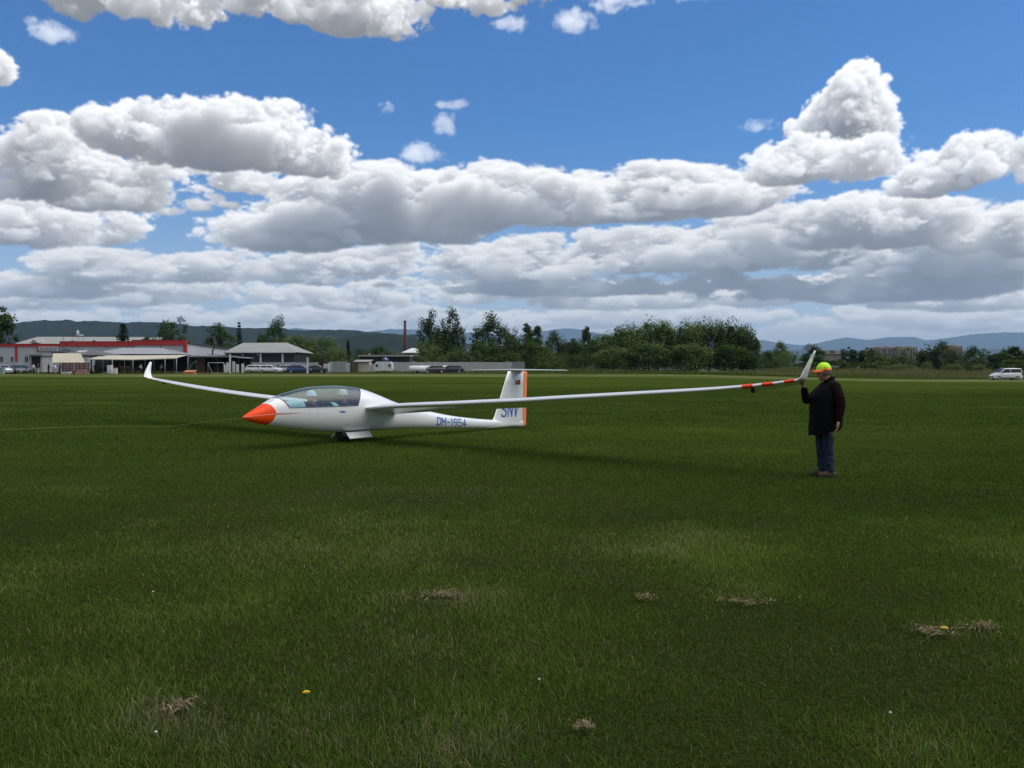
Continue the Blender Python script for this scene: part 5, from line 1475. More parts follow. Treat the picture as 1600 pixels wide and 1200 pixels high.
def pavilion():
    d = 164; r = place('pavilion', 'open pavilion with wide grey hipped roof in front of the store', 'pavilion', 200, d)
    zb = r.location.z; H = lambda py: zat(py, d) - zb; X = lambda px: m2(px - 200, d)
    MB().loft([[(X(140), 0, H(553)), (X(276), 0, H(553.2))], [(X(172), 5, H(542.5)), (X(236), 5, H(542.5))], [(X(140), 10, H(553)), (X(276), 10, H(553.2))]], False, False, False).build('roof', mat('membrane_grey', (.30, .30, .33), .7, var=.06), r)
    MB().add([(X(276), 0, H(553.2)), (X(276), 10, H(553.2)), (X(236), 5, H(542.5))], [(0, 1, 2)]).build('hip_end', ROOFG, r)
    MB().span((X(140), -.05, H(555)), (X(275.5), .10, H(553.2))).build('eave', mat('eave_dark', (.05, .05, .055), .6), r)
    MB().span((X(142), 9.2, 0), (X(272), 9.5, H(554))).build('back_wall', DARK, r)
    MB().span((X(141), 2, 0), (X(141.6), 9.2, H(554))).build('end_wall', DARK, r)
    for px in (142, 172, 205, 240, 272): MB().span((X(px) - .08, .1, 0), (X(px) + .08, .26, H(554.6))).build('post', WOOD, r)
    MB().span((X(150), .35, 0), (X(204), .75, 1.05)).build('counter', WOOD, r)
    MB().span((X(149.5), .25, 1.05), (X(204.5), .85, 1.12)).build('counter_top', mat('counter_pale', (.30, .30, .30), .6), r)
pavilion()
def peak_tent(px, d, w, ytop, yeave, m, name, label):
    r = place(name, label, 'tent', px, d); zb = r.location.z; W = m2(w, d) / 2; he, ht = zat(yeave, d) - zb, zat(ytop, d) - zb
    mb = MB(); rings = []
    for k in np.linspace(0, 1, 6):
        q = 1 - k; z = lerp(he, ht, k ** 1.15)
        rings.append([(W * q * a, W * q * b, z) for a, b in ((-1, -1), (1, -1), (1, 1), (-1, 1))])
    ro = mb.loft(rings, True, False, False).build('roof', m, r)
    MB().loft([[(W * a, W * b, he) for a, b in ((-1, -1), (1, -1), (1, 1), (-1, 1))], [(W * a * 1.002, W * b * 1.002, he - .3) for a, b in ((-1, -1), (1, -1), (1, 1), (-1, 1))]], True, False, False).build('valance', m, ro)
    for a, b in ((-1, -1), (1, -1), (1, 1), (-1, 1)): MB().tube([(W * a * .98, W * b * .98, 0), (W * a * .98, W * b * .98, he)], .04, 6).build('leg', STEEL, r)
    return r, W, he, ht
peak_tent(104, 172, 30, 543.8, 550.5, mat('canvas_navy', (.03, .035, .06), .8), 'peak_tent', 'small navy peak tent behind the cream canopy')
t_, W_, he_, ht_ = peak_tent(140, 160, 78, 545.2, 554.8, mat('canvas_grey', (.11, .115, .12), .85), 'peak_tent', 'wide dark grey peak tent with a pale strip of lettering')
for i in range(8):    # pale lettering, unreadable at this distance
    w_ = m2(1.1, 160); x_ = m2(-11 + i * 1.75, 160)
    mb = MB(); y_ = lambda z: -W_ * (1 - ((z - he_) / (ht_ - he_)) ** (1 / 1.15)) - .03
    z0, z1 = he_ + .48, he_ + .82
    mb.add([(x_, y_(z0), z0), (x_ + w_, y_(z0), z0), (x_ + w_, y_(z1), z1), (x_, y_(z1), z1)], [(0, 1, 2, 3)]); mb.build('letter', PLAST, t_)
def kiosk():
    d = 178; r = place('kiosk', 'low pale kiosk with flat roof behind the parked cars', 'kiosk', 57, d); zb = r.location.z
    H = lambda py: zat(py, d) - zb; X = lambda px: m2(px - 57, d)
    MB().span((X(46), 0, 0), (X(66), 4, H(555.5))).build('wall', WALLG, r)
    MB().span((X(42), -.7, H(555.4)), (X(69), 4.3, H(553.4))).build('roof', ROOFP, r)
    MB().span((X(50), -.05, 1.0), (X(63), -.002, H(557))).build('hatch_window', DARK, r)
kiosk()
# fence with red-brown slats in front of the cream tent
def slat_fence(px0, px1, d, h, n, label, m, name='slat_fence'):
    r = place(name, label, 'fence', (px0 + px1) / 2, d); w = m2(px1 - px0, d)
    for k in range(n):
        MB().span((-w / 2, -.02, .12 + k * h / n), (w / 2, .02, .12 + (k + .72) * h / n)).build('slat', m, r)
    for k in range(4):
        x = lerp(-w / 2, w / 2, k / 3); MB().span((x - .05, .022, 0), (x + .05, .12, h + .15)).build('post', WOOD, r)
slat_fence(97, 114, 147.5, 1.75, 5, 'red-brown slat fence under the left half of the cream tent', WOODR)
slat_fence(117, 139, 147.5, 1.75, 5, 'red-brown slat fence under the right half of the cream tent', WOODR)
MB_ = MB()
def crate(px, d, z, m, label, sx=.6):
    r = place('crate', label, 'crate', px, d, z=gzf(*at(px, d)) + z)
    for a in (-1, 1):
        MB().span((-sx / 2, a * .2 - .012, 0), (sx / 2, a * .2 + .012, .34)).build('side', m, r)
        MB().span((a * sx / 2 - .012, -.188, 0), (a * sx / 2 + .012, .188, .34)).build('end', m, r)
    MB().span((-sx / 2 + .013, -.187, .01), (sx / 2 - .013, .187, .03)).build('bottom', m, r)
CRP = mat('crate_pale', (.36, .20, .18), .7); 
for i, (px, z, lb) in enumerate(((121, 0, 'pale red crate on the ground at the left of the crate row'), (128, 0, 'pale red crate on the ground in the middle of the crate row'), (135, 0, 'pale red crate on the ground at the right of the crate row'), (124.5, .35, 'pale red crate on top of the left pair'), (131.5, .35, 'pale red crate on top of the right pair'))):
    crate(px, 145.5, z, CRP, lb, .66)
def table(px, d, label):
    r = place('picnic_table', label, 'table', px, d, .1, 'picnic tables under the awning')
    MB().box((0, 0, .74), (1.9, .75, .05)).build('tabletop', WOOD, r)
    for s_ in (-1, 1):
        MB().box((0, s_ * .68, .44), (1.9, .26, .05)).build('bench_seat', WOOD, r)
        MB().box((s_ * .75, 0, .36), (.08, 1.4, .06)).build('cross_beam', WOOD, r); MB().box((s_ * .75, -.3, .36), (.08, .08, .71)).build('leg', WOOD, r); MB().box((s_ * .75, .3, .36), (.08, .08, .71)).build('leg', WOOD, r)
for px, d, lb in ((150, 154, 'picnic table at the left end under the awning'), (192, 154.5, 'picnic table under the awning right of the white cabinet'), (216, 154, 'picnic table under the middle of the awning'), (236, 155, 'picnic table under the awning behind the far wing tip'), (262, 154, 'picnic table at the right end under the awning')): table(px, d, lb)
def white_bits():
    r = place('cabinet', 'white cabinet standing at the left awning post', 'cabinet', 172, 148)
    MB().box((0, 0, .72), (.72, .6, 1.44)).build('body', PLAST, r, bevel=.03); MB().box((.02, -.315, .75), (.62, .03, 1.2)).build('door', mat('plastic_grey', (.55, .55, .56), .5), r); MB().box((.28, -.34, .8), (.04, .03, .3)).build('handle', STEEL, r)
    r = place('cabinet', 'small white box right of the white cabinet', 'box', 180, 147.5); MB().box((0, 0, .45), (.6, .5, .9)).build('body', PLAST, r, bevel=.03); MB().box((0, 0, .93), (.64, .54, .06)).build('lid', PLAST, r)
    r = place('board', 'white board lying slanted on the grass left of the white cabinet', 'board', 167.5, 146.5)
    b = MB().add([(-.9, -.3, .05), (.7, -.3, .42), (.7, .5, .45), (-.9, .5, .08), (-.9, -.3, .0), (.7, -.3, .36), (.7, .5, .39), (-.9, .5, .02)], [(0, 1, 2, 3), (7, 6, 5, 4), (0, 4, 5, 1), (1, 5, 6, 2), (2, 6, 7, 3), (3, 7, 4, 0)]).build('panel', PLAST, r)
    MB().tube([(.6, -.2, 0), (.6, -.2, .38)], .03, 6).build('foot', STEEL, r)
    r = place('tub', 'low white tub lying on the grass in front of the tent', 'tub', 104, 141)
    MB().loft([[(x, y * w, z) for y, z in ((-.35, .05), (-.42, .42), (.42, .42), (.35, .05))] for x, w in ((-.75, .8), (-.7, 1), (.62, 1), (.72, .75))], True, True, False).build('shell', PLAST, r); MB().box((.76, 0, .22), (.10, .5, .2)).build('grip', mat('tub_red', (.35, .08, .06), .6), r)
    r = place('bin', 'pale green bin in front of the white hatchback', 'bin', 3, 145); MB().box((0, 0, .5), (.75, .6, 1.0), 0, 1.12).build('body', mat('bin_green', (.24, .33, .30), .6), r, bevel=.03); MB().box((0, 0, 1.04), (.92, .75, .08)).build('lid', mat('bin_lid', (.42, .50, .48), .6), r)
    # low rope fence posts in front of the cars
    for px in (24, 41, 58): 
        r = place('post', '%s dark post of the low fence by the cars' % {24: 'left', 41: 'middle', 58: 'right'}[px], 'post', px, 144.5, 0, 'low dark fence posts'); MB().tube([(0, 0, 0), (0, 0, 1.1)], .05, 6).build('shaft', DARK, r); MB().box((0, 0, 1.12), (.14, .14, .05)).build('cap', DARK, r)
white_bits()
def playground():
    r = place('slide', 'green playground slide with orange sandbox foot', 'slide', 298, 152)
    X = lambda px: m2(px - 298, 152)
    GRN = mat('slide_green', (.02, .16, .07), .45)
    ch = MB()
    for y0, y1, dz in ((-.22, .22, 0), (-.26, -.22, .14), (.22, .26, .14)):
        q = [(X(291), .10), (X(294), .42), (X(302), 1.75), (X(305.5), 1.9)]
        ch.loft([[(x, y0, z), (x, y1, z), (x, y1, z + .04 + dz), (x, y0, z + .04 + dz)] for x, z in q], True, True, False)
    ch.build('chute', GRN, r)
    for y in (-.24, .24): MB().tube([(X(306), y, 0), (X(306), y, 2.3)], .05, 6).build('post', WOOD, r)
    MB().box((X(307.5), 0, 1.86), (.7, .6, .06)).build('platform', WOOD, r)
    s = place('sandbox', 'low orange sandbox on the grass below the slide', 'sandbox', 297, 145)
    SB = mat('sandbox_orange', (.42, .17, .08), .7)
    for a in (-1, 1): MB().span((-.85, a * .5 - .05, 0), (.85, a * .5 + .05, .32)).build('side', SB, s); MB().span((a * .8 - .05, -.45, 0), (a * .8 + .05, .45, .32)).build('end', SB, s)
    MB().add([(-.9, -.6, .33), (.9, -.6, .33), (.95, .6, .62), (-.85, .6, .62), (-.9, -.6, .36), (.9, -.6, .36), (.95, .6, .65), (-.85, .6, .65)], [(0, 3, 2, 1), (4, 5, 6, 7), (0, 1, 5, 4), (2, 3, 7, 6), (1, 2, 6, 5), (3, 0, 4, 7)]).build('lid', SB, s)
playground()
def hut():
    d = 163; r = place('hut', 'dark wooden hut with grey roof and black stovepipe', 'hut', 328, d); zb = r.location.z
    H = lambda py: zat(py, d) - zb; X = lambda px: m2(px - 328, d)
    MB().loft([[(X(295), -.6, H(557.6)), (X(360), -.6, H(557.4))], [(X(303), 2.5, H(551.4)), (X(311), 2.5, H(551.4))], [(X(295), 5.5, H(557)), (X(360), 5.5, H(557))]], False, False, False).build('roof', ROOFG, r)
    MB().span((X(300), -.75, H(557.9)), (X(362), 4, H(556.0))).build('roof_slab', ROOFG, r)
    n = 9
    for k in range(n): MB().span((X(306) + k * m2(1.6, d), 0, 0), (X(306) + (k + .93) * m2(1.6, d), .08, H(558.1))).build('plank', WOOD, r)
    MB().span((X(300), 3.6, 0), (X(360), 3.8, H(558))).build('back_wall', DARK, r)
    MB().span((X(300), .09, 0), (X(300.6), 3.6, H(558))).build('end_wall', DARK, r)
    for px in (298, 341, 359): MB().span((X(px) - .07, -.5, 0), (X(px) + .07, -.36, H(557.8))).build('post', WOOD, r)
    MB().tube([(X(329.5), 1, H(557)), (X(329.5), 1, H(548)), (X(332), 1, H(544)), (X(332), 1, H(525))], m2(1.15, d), 8).build('stovepipe', mat('pipe_black', (.012, .012, .012), .6), r)
    w = place('lean_to', 'dark lean-to roof stretching from the hut towards the hall', 'shelter', 372, 166); X = lambda px: m2(px - 372, 166); H = lambda py: zat(py, 166) - w.location.z
    MB().add([(X(360), -.5, H(557.6)), (X(388), -.5, H(559.4)), (X(388), 3.5, H(558.6)), (X(360), 3.5, H(556.8)), (X(360), -.5, H(558.5)), (X(388), -.5, H(560.2)), (X(388), 3.5, H(559.4)), (X(360), 3.5, H(557.6))], [(0, 1, 2, 3), (7, 6, 5, 4), (0, 4, 5, 1), (1, 5, 6, 2), (2, 6, 7, 3), (3, 7, 4, 0)]).build('roof', ROOFG, w)
    for px in (364, 374, 383): MB().span((X(px) - .06, -.4, 0), (X(px) + .06, -.28, H(559))).build('post', WOOD, w)
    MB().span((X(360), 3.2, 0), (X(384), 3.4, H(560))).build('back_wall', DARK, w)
    g = place('goal_frame', 'white tube goal frame in front of the hut', 'goal', 337, 155); X = lambda px: m2(px - 337, 155)
    MB().tube([(X(325), 0, 0), (X(325), 0, 1.85), (X(350), 0, 1.85), (X(350), 0, 0)], .05, 6).build('frame', PLAST, g)
    MB().tube([(X(325), 0, 1.8), (X(328), 1.2, .05), (X(347), 1.2, .05), (X(350), 0, 1.8)], .03, 6).build('back_frame', PLAST, g)
    c = place('column', 'stout white column between the hut and the lean-to', 'column', 359.5, 156); MB().box((0, 0, 1.65), (.24, .24, 3.3)).build('shaft', PLAST, c); MB().box((0, 0, 3.33), (.36, .36, .08)).build('cap', PLAST, c)
    for i, (px, h, rz, lb) in enumerate(((352, 1.5, .3, 'stacked white panel left of the white column'), (355.5, 1.9, .2, 'taller white panel leaning at the white column'), (365, 2.1, -.25, 'white panel right of the white column'), (371, 1.6, .1, 'white panel standing under the lean-to'), (379, 1.7, -.1, 'right one of the white panels under the lean-to'))):
        q = place('panel_stack', lb, 'panel', px, 157.5, rz); MB().box((0, 0, h / 2), (.42, .08, h)).build('panel', PLAST, q); MB().box((.05, .12, h * .45), (.40, .06, h * .9)).build('panel', mat('plastic_grey', (.55, .55, .56), .5), q); MB().box((0, .05, .04), (.5, .4, .06)).build('foot', WOOD, q)
    for i, (px, lb) in enumerate(((333, 'left of two dark bicycles behind the goal frame'), (343, 'right of two dark bicycles behind the goal frame'))):
        b = place('bicycle', lb, 'bicycle', px, 157, .1); BK = mat('bike_dark', (.03, .025, .025), .5)
        for x in (-.5, .5):
            wl = MB().tube([(x + .33 * cos(a), 0, .34 + .33 * sin(a)) for a in np.linspace(0, 2 * pi, 17)], .022, 5, cap=False).build('wheel', TYRE, b)
        MB().tube([(-.5, 0, .34), (-.15, 0, .80), (.38, 0, .82), (.02, 0, .30), (-.5, 0, .34)], .02, 5).build('frame', BK, b); MB().tube([(-.02, 0, .3), (-.17, 0, .92)], .018, 5).build('seat_post', BK, b)
        MB().tube([(.5, 0, .34), (.36, 0, .98)], .018, 5).build('fork', BK, b); MB().tube([(.34, -.25, 1.0), (.34, .25, 1.0)], .016, 5).build('handlebar', BK, b); MB().box((-.18, 0, .95), (.24, .12, .05)).build('saddle', BK, b)
hut()
# ---- low white wall with panels, posts, containers, caravan, pale concrete wall
def panel_wall(name, label, px0, px1, d0, d1, ytop, n, m, post=True):
    p0, p1 = at(px0, d0), at(px1, d1); L = hypot(p1[0] - p0[0], p1[1] - p0[1]); z0 = gzf(*p0) - .1
    r = thing(name, label, 'wall', (p0[0], p0[1], z0), atan2(p1[1] - p0[1], p1[0] - p0[0]))
    rs = np.random.default_rng(int(px0))
    me = None
    for k in range(n):
        a, b = L * k / n + .06, L * (k + 1) / n - .06
        d = lerp(d0, d1, (k + .5) / n); h = zat(ytop, d) - z0 + rs.normal(0, .025)
        MB().span((a, -.05, 0), (b, .05, h)).build('panel', m, r)
        if post: MB().span((L * k / n - .055, -.09, 0), (L * k / n + .055, .09, h + .03)).build('post', m, r)
    return r
panel_wall('yard_wall', 'low white panel wall behind the parked cars at the hall', 366, 501, 171, 170, 566.6, 14, WALLW)
panel_wall('concrete_wall', 'long pale concrete panel wall below the birches', 612, 800, 168, 172, 565.8, 18, CONC)
def white_post():
    r = place('post', 'single tall white post at the edge of the field', 'post', 480.5, 151); MB().box((0, 0, 1.35), (.24, .24, 2.7)).build('shaft', PLAST, r); MB().box((0, 0, 2.72), (.3, .3, .06)).build('cap', PLAST, r)
    r = place('shed', 'small red-brown wooden booth between the green car and the white boxes', 'booth', 503, 165); MB().box((0, 0, 1.0), (1.0, 1.2, 2.0)).build('wall', mat('booth_red', (.11, .05, .05), .8, var=.3), r); MB().box((0, 0, 2.06), (1.5, 1.7, .12)).build('roof', mat('booth_roof', (.07, .03, .035), .8), r); MB().box((0, -.61, .9), (.6, .03, 1.5)).build('door', DARK, r)
    boxes = [(511, 163, 1.0, 1.65, PLAST, 'tall white crate right of the red-brown booth'), (517, 164, .8, 1.9, WALLG, 'grey locker beside the tall white crate'), (545, 164, 1.5, 1.95, mat('locker_dark', (.12, .12, .12), .7, var=.2), 'dark grey locker left of the brown gate')]
    for px, d, w, h, m, lb in boxes:
        r = place('locker', lb, 'locker', px, d); MB().box((0, 0, h / 2), (w, 1.2, h)).build('body', m, r); MB().box((0, -.615, h * .5), (w * .42, .03, h * .85)).build('door', STEEL, r)
    g = place('gate', 'grey corrugated gate with two wings', 'gate', 529, 163); w = m2(22, 163); h = 2.05
    for k in range(12): MB().span((-w / 2 + k * w / 12 + .015, -.03 - .03 * (k % 2), .08), (-w / 2 + (k + 1) * w / 12 - .015, .03 - .03 * (k % 2), h)).build('panel', mat('gate_grey', (.30, .32, .34), .6, var=.1), g)
    for x in (-w / 2 - .08, 0, w / 2 + .08): MB().span((x - .06, .04, 0), (x + .06, .16, h + .1)).build('post', STEEL, g)
    g = place('gate', 'dark olive board gate beside the beige building', 'gate', 554, 163); w = m2(9, 163)
    for k in range(6): MB().span((-w / 2 + k * w / 6 + .01, -.03, .05), (-w / 2 + (k + 1) * w / 6 - .01, .03, 1.95)).build('plank', mat('gate_olive', (.075, .075, .05), .8, var=.2), g)
    for x in (-w / 2 - .06, w / 2 + .06): MB().span((x - .05, .04, 0), (x + .05, .14, 2.05)).build('post', WOOD, g)
white_post()
def beige_house():
    d = 164; r = place('cabin', 'low beige cabin with flat pale roof left of the caravan', 'cabin', 568, d); X = lambda px: m2(px - 568, d); H = lambda py: zat(py, d) - r.location.z
    MB().span((X(558.5), 0, 0), (X(577), 3, H(565.5))).build('wall', mat('wall_beige', (.50, .44, .35), .8, var=.08), r)
    MB().loft([[(X(552), -.3, H(565.2)), (X(578), -.3, H(565.4))], [(X(552), 3.4, H(561.8)), (X(580), 3.4, H(561.8))]], False, False, False).build('roof', ROOFP, r)
    MB().span((X(552), -.32, H(566)), (X(578), -.26, H(565.1))).build('roof_edge', mat('edge_dark', (.05, .045, .05), .6), r)
    MB().span((X(577.2), .5, 0), (X(584), 2.5, H(569))).build('annex', WALLW, r)
    c = place('caravan', 'white caravan with two dark windows', 'caravan', 600, 162); X = lambda px: m2(px - 600, 162); h = zat(565.3, 162) - c.location.z
    x0, x1 = X(586), X(614); pr = [(x0, .35), (x0 - .02, .9), (x0 + .12, h - .25), (x0 + .4, h), (x1 - .35, h), (x1 - .1, h - .2), (x1, .9), (x1 - .1, .35)]
    MB().prism(pr, -1.0, 1.0).build('body', PLAST, c, bevel=.05)
    for a, b in ((588, 592.5), (608, 612)):
        f = MB().span((X(a), -1.03, 1.05), (X(b), -1.002, 1.65)).build('window', STEEL, c); MB().span((X(a + .5), -1.05, 1.12), (X(b - .5), -1.032, 1.58)).build('pane', GLASS, f)
    MB().span((X(597), -1.03, .4), (X(601.5), -1.002, 1.85)).build('door', mat('door_white', (.66, .66, .66), .6), c)
    for s_ in (-1, 1): MB().tube([(.0, s_ * .75, .30), (.0, s_ * 1.0, .30)], .30, 14).build('wheel', TYRE, c)
    MB().tube([(x1 - .1, 0, .4), (x1 + .9, 0, .35)], .05, 6).build('drawbar', TYRE, c)
    b = place('pool_cover', 'blue tarpaulin heap with a white patch above the caravan', 'tarpaulin', 602, 170, z=zat(565.3, 170))
    mb = MB(); rs = np.random.default_rng(4); rg = []
    for j in range(7):
        e = j / 6 * pi / 2; rg.append([(m2(6, 170) * cos(e) * cos(a) * (1 + .1 * sin(3 * a + j)), .7 * cos(e) * sin(a), .85 * sin(e) ** .8) for a in np.linspace(0, 2 * pi, 17)[:-1]])
    mb.loft(rg, True, True).build('sheet', mat('tarp_blue', (.02, .05, .17), .5, var=.3, vscale=3), b)
    MB().add([(-.1, -.62, .42), (.35, -.60, .40), (.28, -.42, .72), (-.02, -.44, .74)], [(0, 1, 2, 3)]).build('patch', PLAST, b)
    st = place('trailer_rack', 'flat timber rack that carries the blue tarpaulin', 'rack', 602, 170); MB().box((0, 0, 1.98), (1.9, 1.6, .12)).build('deck', WOOD, st)
    for x in (-.85, .85):
        for y in (-.7, .7): MB().box((x, y, .96), (.1, .1, 1.92)).build('leg', WOOD, st)
    s = place('shed', 'long low shed with a flat pale roof above the caravan', 'shed', 600, 185); X = lambda px: m2(px - 600, 185); H = lambda py: zat(py, 185) - s.location.z
    MB().span((X(560), -.6, H(557.2)), (X(641), 6, H(554.6))).build('roof', ROOFP, s); MB().span((X(562), 0, 0), (X(640), 5.5, H(557.25))).build('wall', mat('wall_dark', (.035, .03, .03), .9), s)
    for px in (570, 590, 612, 632): MB().span((X(px) - .06, -.5, 0), (X(px) + .06, -.38, H(557.2))).build('post', WOOD, s)
    MB().span((X(575), .4, H(553.9)), (X(578), .9, H(552))).build('chimney', WALLG, s)
beige_house()
def chimney():
    d = 420; x, y = at(633, d); z = gzf(x, y); h = zat(501, d) - z
    r = thing('factory_chimney', 'tall dark red brick factory chimney', 'chimney', (x, y, z))
    BR = mat('brick_red', (.085, .032, .028), .9, var=.35, vscale=.8, bump=.4, bscale=6)
    MB().lathe([(m2(3.3, d), 0), (m2(2.6, d), h * .5), (m2(1.9, d), h - .7)], n=20).build('shaft', BR, r); MB().lathe([(m2(2.2, d), h - .7), (m2(2.2, d), h)], n=20).build('cap', BR, r)
    for k in (.25, .5, .75): MB().lathe([(m2(lerp(3.3, 1.9, k), d) + .04, h * k), (m2(lerp(3.3, 1.9, k), d) + .04, h * k + .25)], n=20).build('band', mat('band_iron', (.05, .04, .04), .7), r)
    b = place('workshop', 'workshop with white hipped roof at the foot of the chimney', 'building', 648, 300); X = lambda px: m2(px - 648, 300); H = lambda py: zat(py, 300) - b.location.z
    MB().span((X(630), 0, 0), (X(668), 9, H(550.6))).build('wall', WALLG, b)
    MB().loft([[(X(627), -.6, H(551)), (X(671), -.6, H(551))], [(X(641), 4.5, H(543.4)), (X(664), 4.5, H(543.4))], [(X(627), 9.6, H(551)), (X(671), 9.6, H(551))]], False, False, False).build('roof', mat('roof_white', (.62, .63, .63), .6), b)
    MB().add([(X(627), -.6, H(551)), (X(627), 9.6, H(551)), (X(641), 4.5, H(543.4))], [(0, 1, 2)]).build('hip_end', ROOFP, b)
    for px in (634, 643, 652): MB().span((X(px), -.05, 1.2), (X(px + 4), -.01, 2.8)).build('window', GLASS, b)
    c = place('workshop', 'small pale block between the birches', 'building', 733, 310); X = lambda px: m2(px - 733, 310); H = lambda py: zat(py, 310) - c.location.z
    MB().span((X(729), 0, 0), (X(739), 6, H(544.5))).build('wall', WALLW, c); MB().span((X(728.5), -.3, H(544.4)), (X(739.5), 6.3, H(543.6))).build('roof', ROOFP, c)
chimney()
def trailers():
    for px, d, L, R_, rz, lb in ((652, 154, 2.9, .62, R(8), 'white cylinder trailer lying left of the dark cars'), (672, 163, 3.6, .62, R(14), 'white glider trailer behind the dark cars'), (692, 166, 5.0, .62, R(2), 'long pale trailer against the wall behind the dark cars')):
        r = place('glider_trailer', lb, 'trailer', px, d, rz, 'covered trailers by the pale wall')
        t = MB().tube([(-L / 2, 0, R_ + .12), (-L / 2 + .25, 0, R_ + .12), (L / 2 - .03, 0, R_ + .12), (L / 2, 0, R_ + .12)], [R_ * .8, R_, R_, R_ * .97], 20); t.build('shell', PLAST, r)
        MB().tube([(L / 2 + .005, 0, R_ + .12), (L / 2 + .03, 0, R_ + .12)], R_ * .88, 20).build('end_cap', mat('plastic_grey2', (.50, .46, .47), .6), r)
        for s_ in (-1, 1): MB().tube([(0, s_ * .45, .26), (0, s_ * .62, .26)], .26, 12).build('wheel', TYRE, r)
        MB().tube([(-L / 2, 0, .4), (-L / 2 - .8, 0, .3)], .04, 6).build('drawbar', TYRE, r)
    r = place('container', 'small grey ribbed container behind the tail fin', 'container', 809, 174); w = m2(22, 174); h = zat(565.2, 174) - r.location.z
    MB().span((-w / 2 + .03, .03, .1), (w / 2 - .03, 2.2, h - .08)).build('core', mat('container_grey', (.26, .28, .30), .7), r)
    for k in range(10): MB().span((-w / 2 + k * w / 10 + .02, -.02, .12), (-w / 2 + (k + .6) * w / 10, .026, h - .1)).build('rib', mat('container_grey', (.26, .28, .30), .7), r)
    MB().span((-w / 2, -.04, h - .09), (w / 2, 2.25, h)).build('roof', mat('container_grey', (.26, .28, .30), .7), r); MB().span((-w / 2, -.04, 0), (w / 2, 2.25, .1)).build('base', DARK, r)
trailers()
def blocks():
    d = 620; r = place('apartment_block', 'long pale panel apartment block with pinkish roof boxes behind the trees', 'apartment block', 1398, d); zb = r.location.z
    X = lambda px: m2(px - 1398, d); H = lambda py: zat(py, d) - zb
    PW = mat('panel_pale', (.36, .32, .29), .85, var=.08, vscale=.2); PB = mat('roof_pink', (.36, .24, .22), .8)
    MB().span((X(1364), 0, 0), (X(1397.5), 12, H(543.8))).build('wall', PW, r); MB().span((X(1397.6), -.8, 0), (X(1432), 12, H(543.2))).build('wall', mat('panel_tan', (.40, .33, .27), .85, var=.08, vscale=.2), r)
    MB().span((X(1363.5), -.3, H(543.8)), (X(1397.5), 12.2, H(543.0))).build('parapet', PB, r); MB().span((X(1397.6), -1.1, H(543.2)), (X(1432.4), 12.2, H(542.4))).build('parapet', PB, r)
    for px in (1374, 1388, 1407, 1421): MB().span((X(px), 3, H(543)), (X(px + 5), 8, H(541))).build('roof_box', PB, r)
    wn, lg = MB(), MB()
    for fl in range(5):
        for k in range(19):
            px = 1366 + k * 3.5; y = -.02 if px < 1397 else -.82
            t = wn if k % 3 else lg
            t.span((X(px), y - .03, H(545.6 + fl * 3.1) - 1.3), (X(px) + (1.0 if k % 3 else 1.35), y, H(545.6 + fl * 3.1)))
    tag(wn.build('windows', GLASS, r), None, None, None, 'stuff'); tag(lg.build('balconies', mat('balcony_dark', (.14, .11, .10), .8), r), None, None, None, 'stuff')
    d = 640; r = place('apartment_block', 'tan apartment tower rising between the dark trees', 'apartment block', 1494, d); X = lambda px: m2(px - 1494, d); H = lambda py: zat(py, d) - r.location.z
    MB().span((X(1484), 0, 0), (X(1503.5), 11, H(541.6))).build('wall', mat('tower_tan', (.38, .27, .16), .85, var=.08, vscale=.2), r); MB().span((X(1483.6), -.3, H(541.6)), (X(1504), 11.3, H(540.8))).build('parapet', PB, r); MB().span((X(1490), 3, H(540.8)), (X(1496), 7, H(538.6))).build('roof_box', PB, r)
    wn = MB()
    for fl in range(6):
        for k in range(5): wn.span((X(1486 + k * 3.6), -.04, H(544.2 + fl * 3.1) - 1.3), (X(1486 + k * 3.6) + 1.0, -.005, H(544.2 + fl * 3.1)))
    tag(wn.build('windows', GLASS, r), None, None, None, 'stuff')
    d = 480; r = place('barn', 'long low barn with dark roof behind the head of the man', 'barn', 1303, d); X = lambda px: m2(px - 1303, d); H = lambda py: zat(py, d) - r.location.z
    MB().span((X(1284), 0, 0), (X(1322), 9, H(553))).build('wall', mat('wall_tan', (.22, .20, .17), .9, var=.1), r)
    MB().loft([[(X(1283), -.6, H(553.2)), (X(1323), -.6, H(553.2))], [(X(1284), 4.5, H(548)), (X(1322), 4.5, H(548))], [(X(1283), 9.6, H(553.2)), (X(1323), 9.6, H(553.2))]], False, False, False).build('roof', mat('roof_dark', (.06, .055, .055), .8, var=.2), r)
    MB().span((X(1300), 1.5, H(549)), (X(1307), 3.5, H(547))).build('ridge_vent', ROOFG, r)
blocks()
# ---- people at the tents
SK2 = SKIN
def who(px, d, rz, top, legs, lean, label, arms=0, hat=None):
    x, y = at(px, d); stander((x, y, gzf(x, y)), rz, top, legs, SK2, lean, label, arms, 'people at the tents', hat)
cl = lambda n, c: mat('cloth_' + n, c, .9)
who(60, 147, R(200), cl('maroon', (.06, .010, .02)), cl('cream', (.50, .46, .40)), 0, 'person in maroon top and pale trousers beside the cars')
who(52.5, 149, R(-20), cl('pale', (.48, .46, .48)), cl('dark', (.03, .03, .035)), 0, 'person in pale top left of the one in maroon')
who(76, 149, R(180), cl('black', (.015, .015, .018)), cl('dark', (.03, .03, .035)), 0, 'person in black at the left leg of the cream tent')
who(87, 146.5, R(190), cl('white', (.52, .52, .54)), cl('khaki', (.30, .26, .17)), .28, 'person in white shirt and khaki trousers bending forward', 1)
who(93, 149.5, R(0), cl('grey', (.28, .29, .33)), cl('dark', (.03, .03, .035)), .1, 'person in grey top right of the one bending forward', 1)
who(149, 158, R(90), cl('dark', (.03, .03, .035)), cl('dark', (.03, .03, .035)), 0, 'person in dark clothes at the left end of the counter')
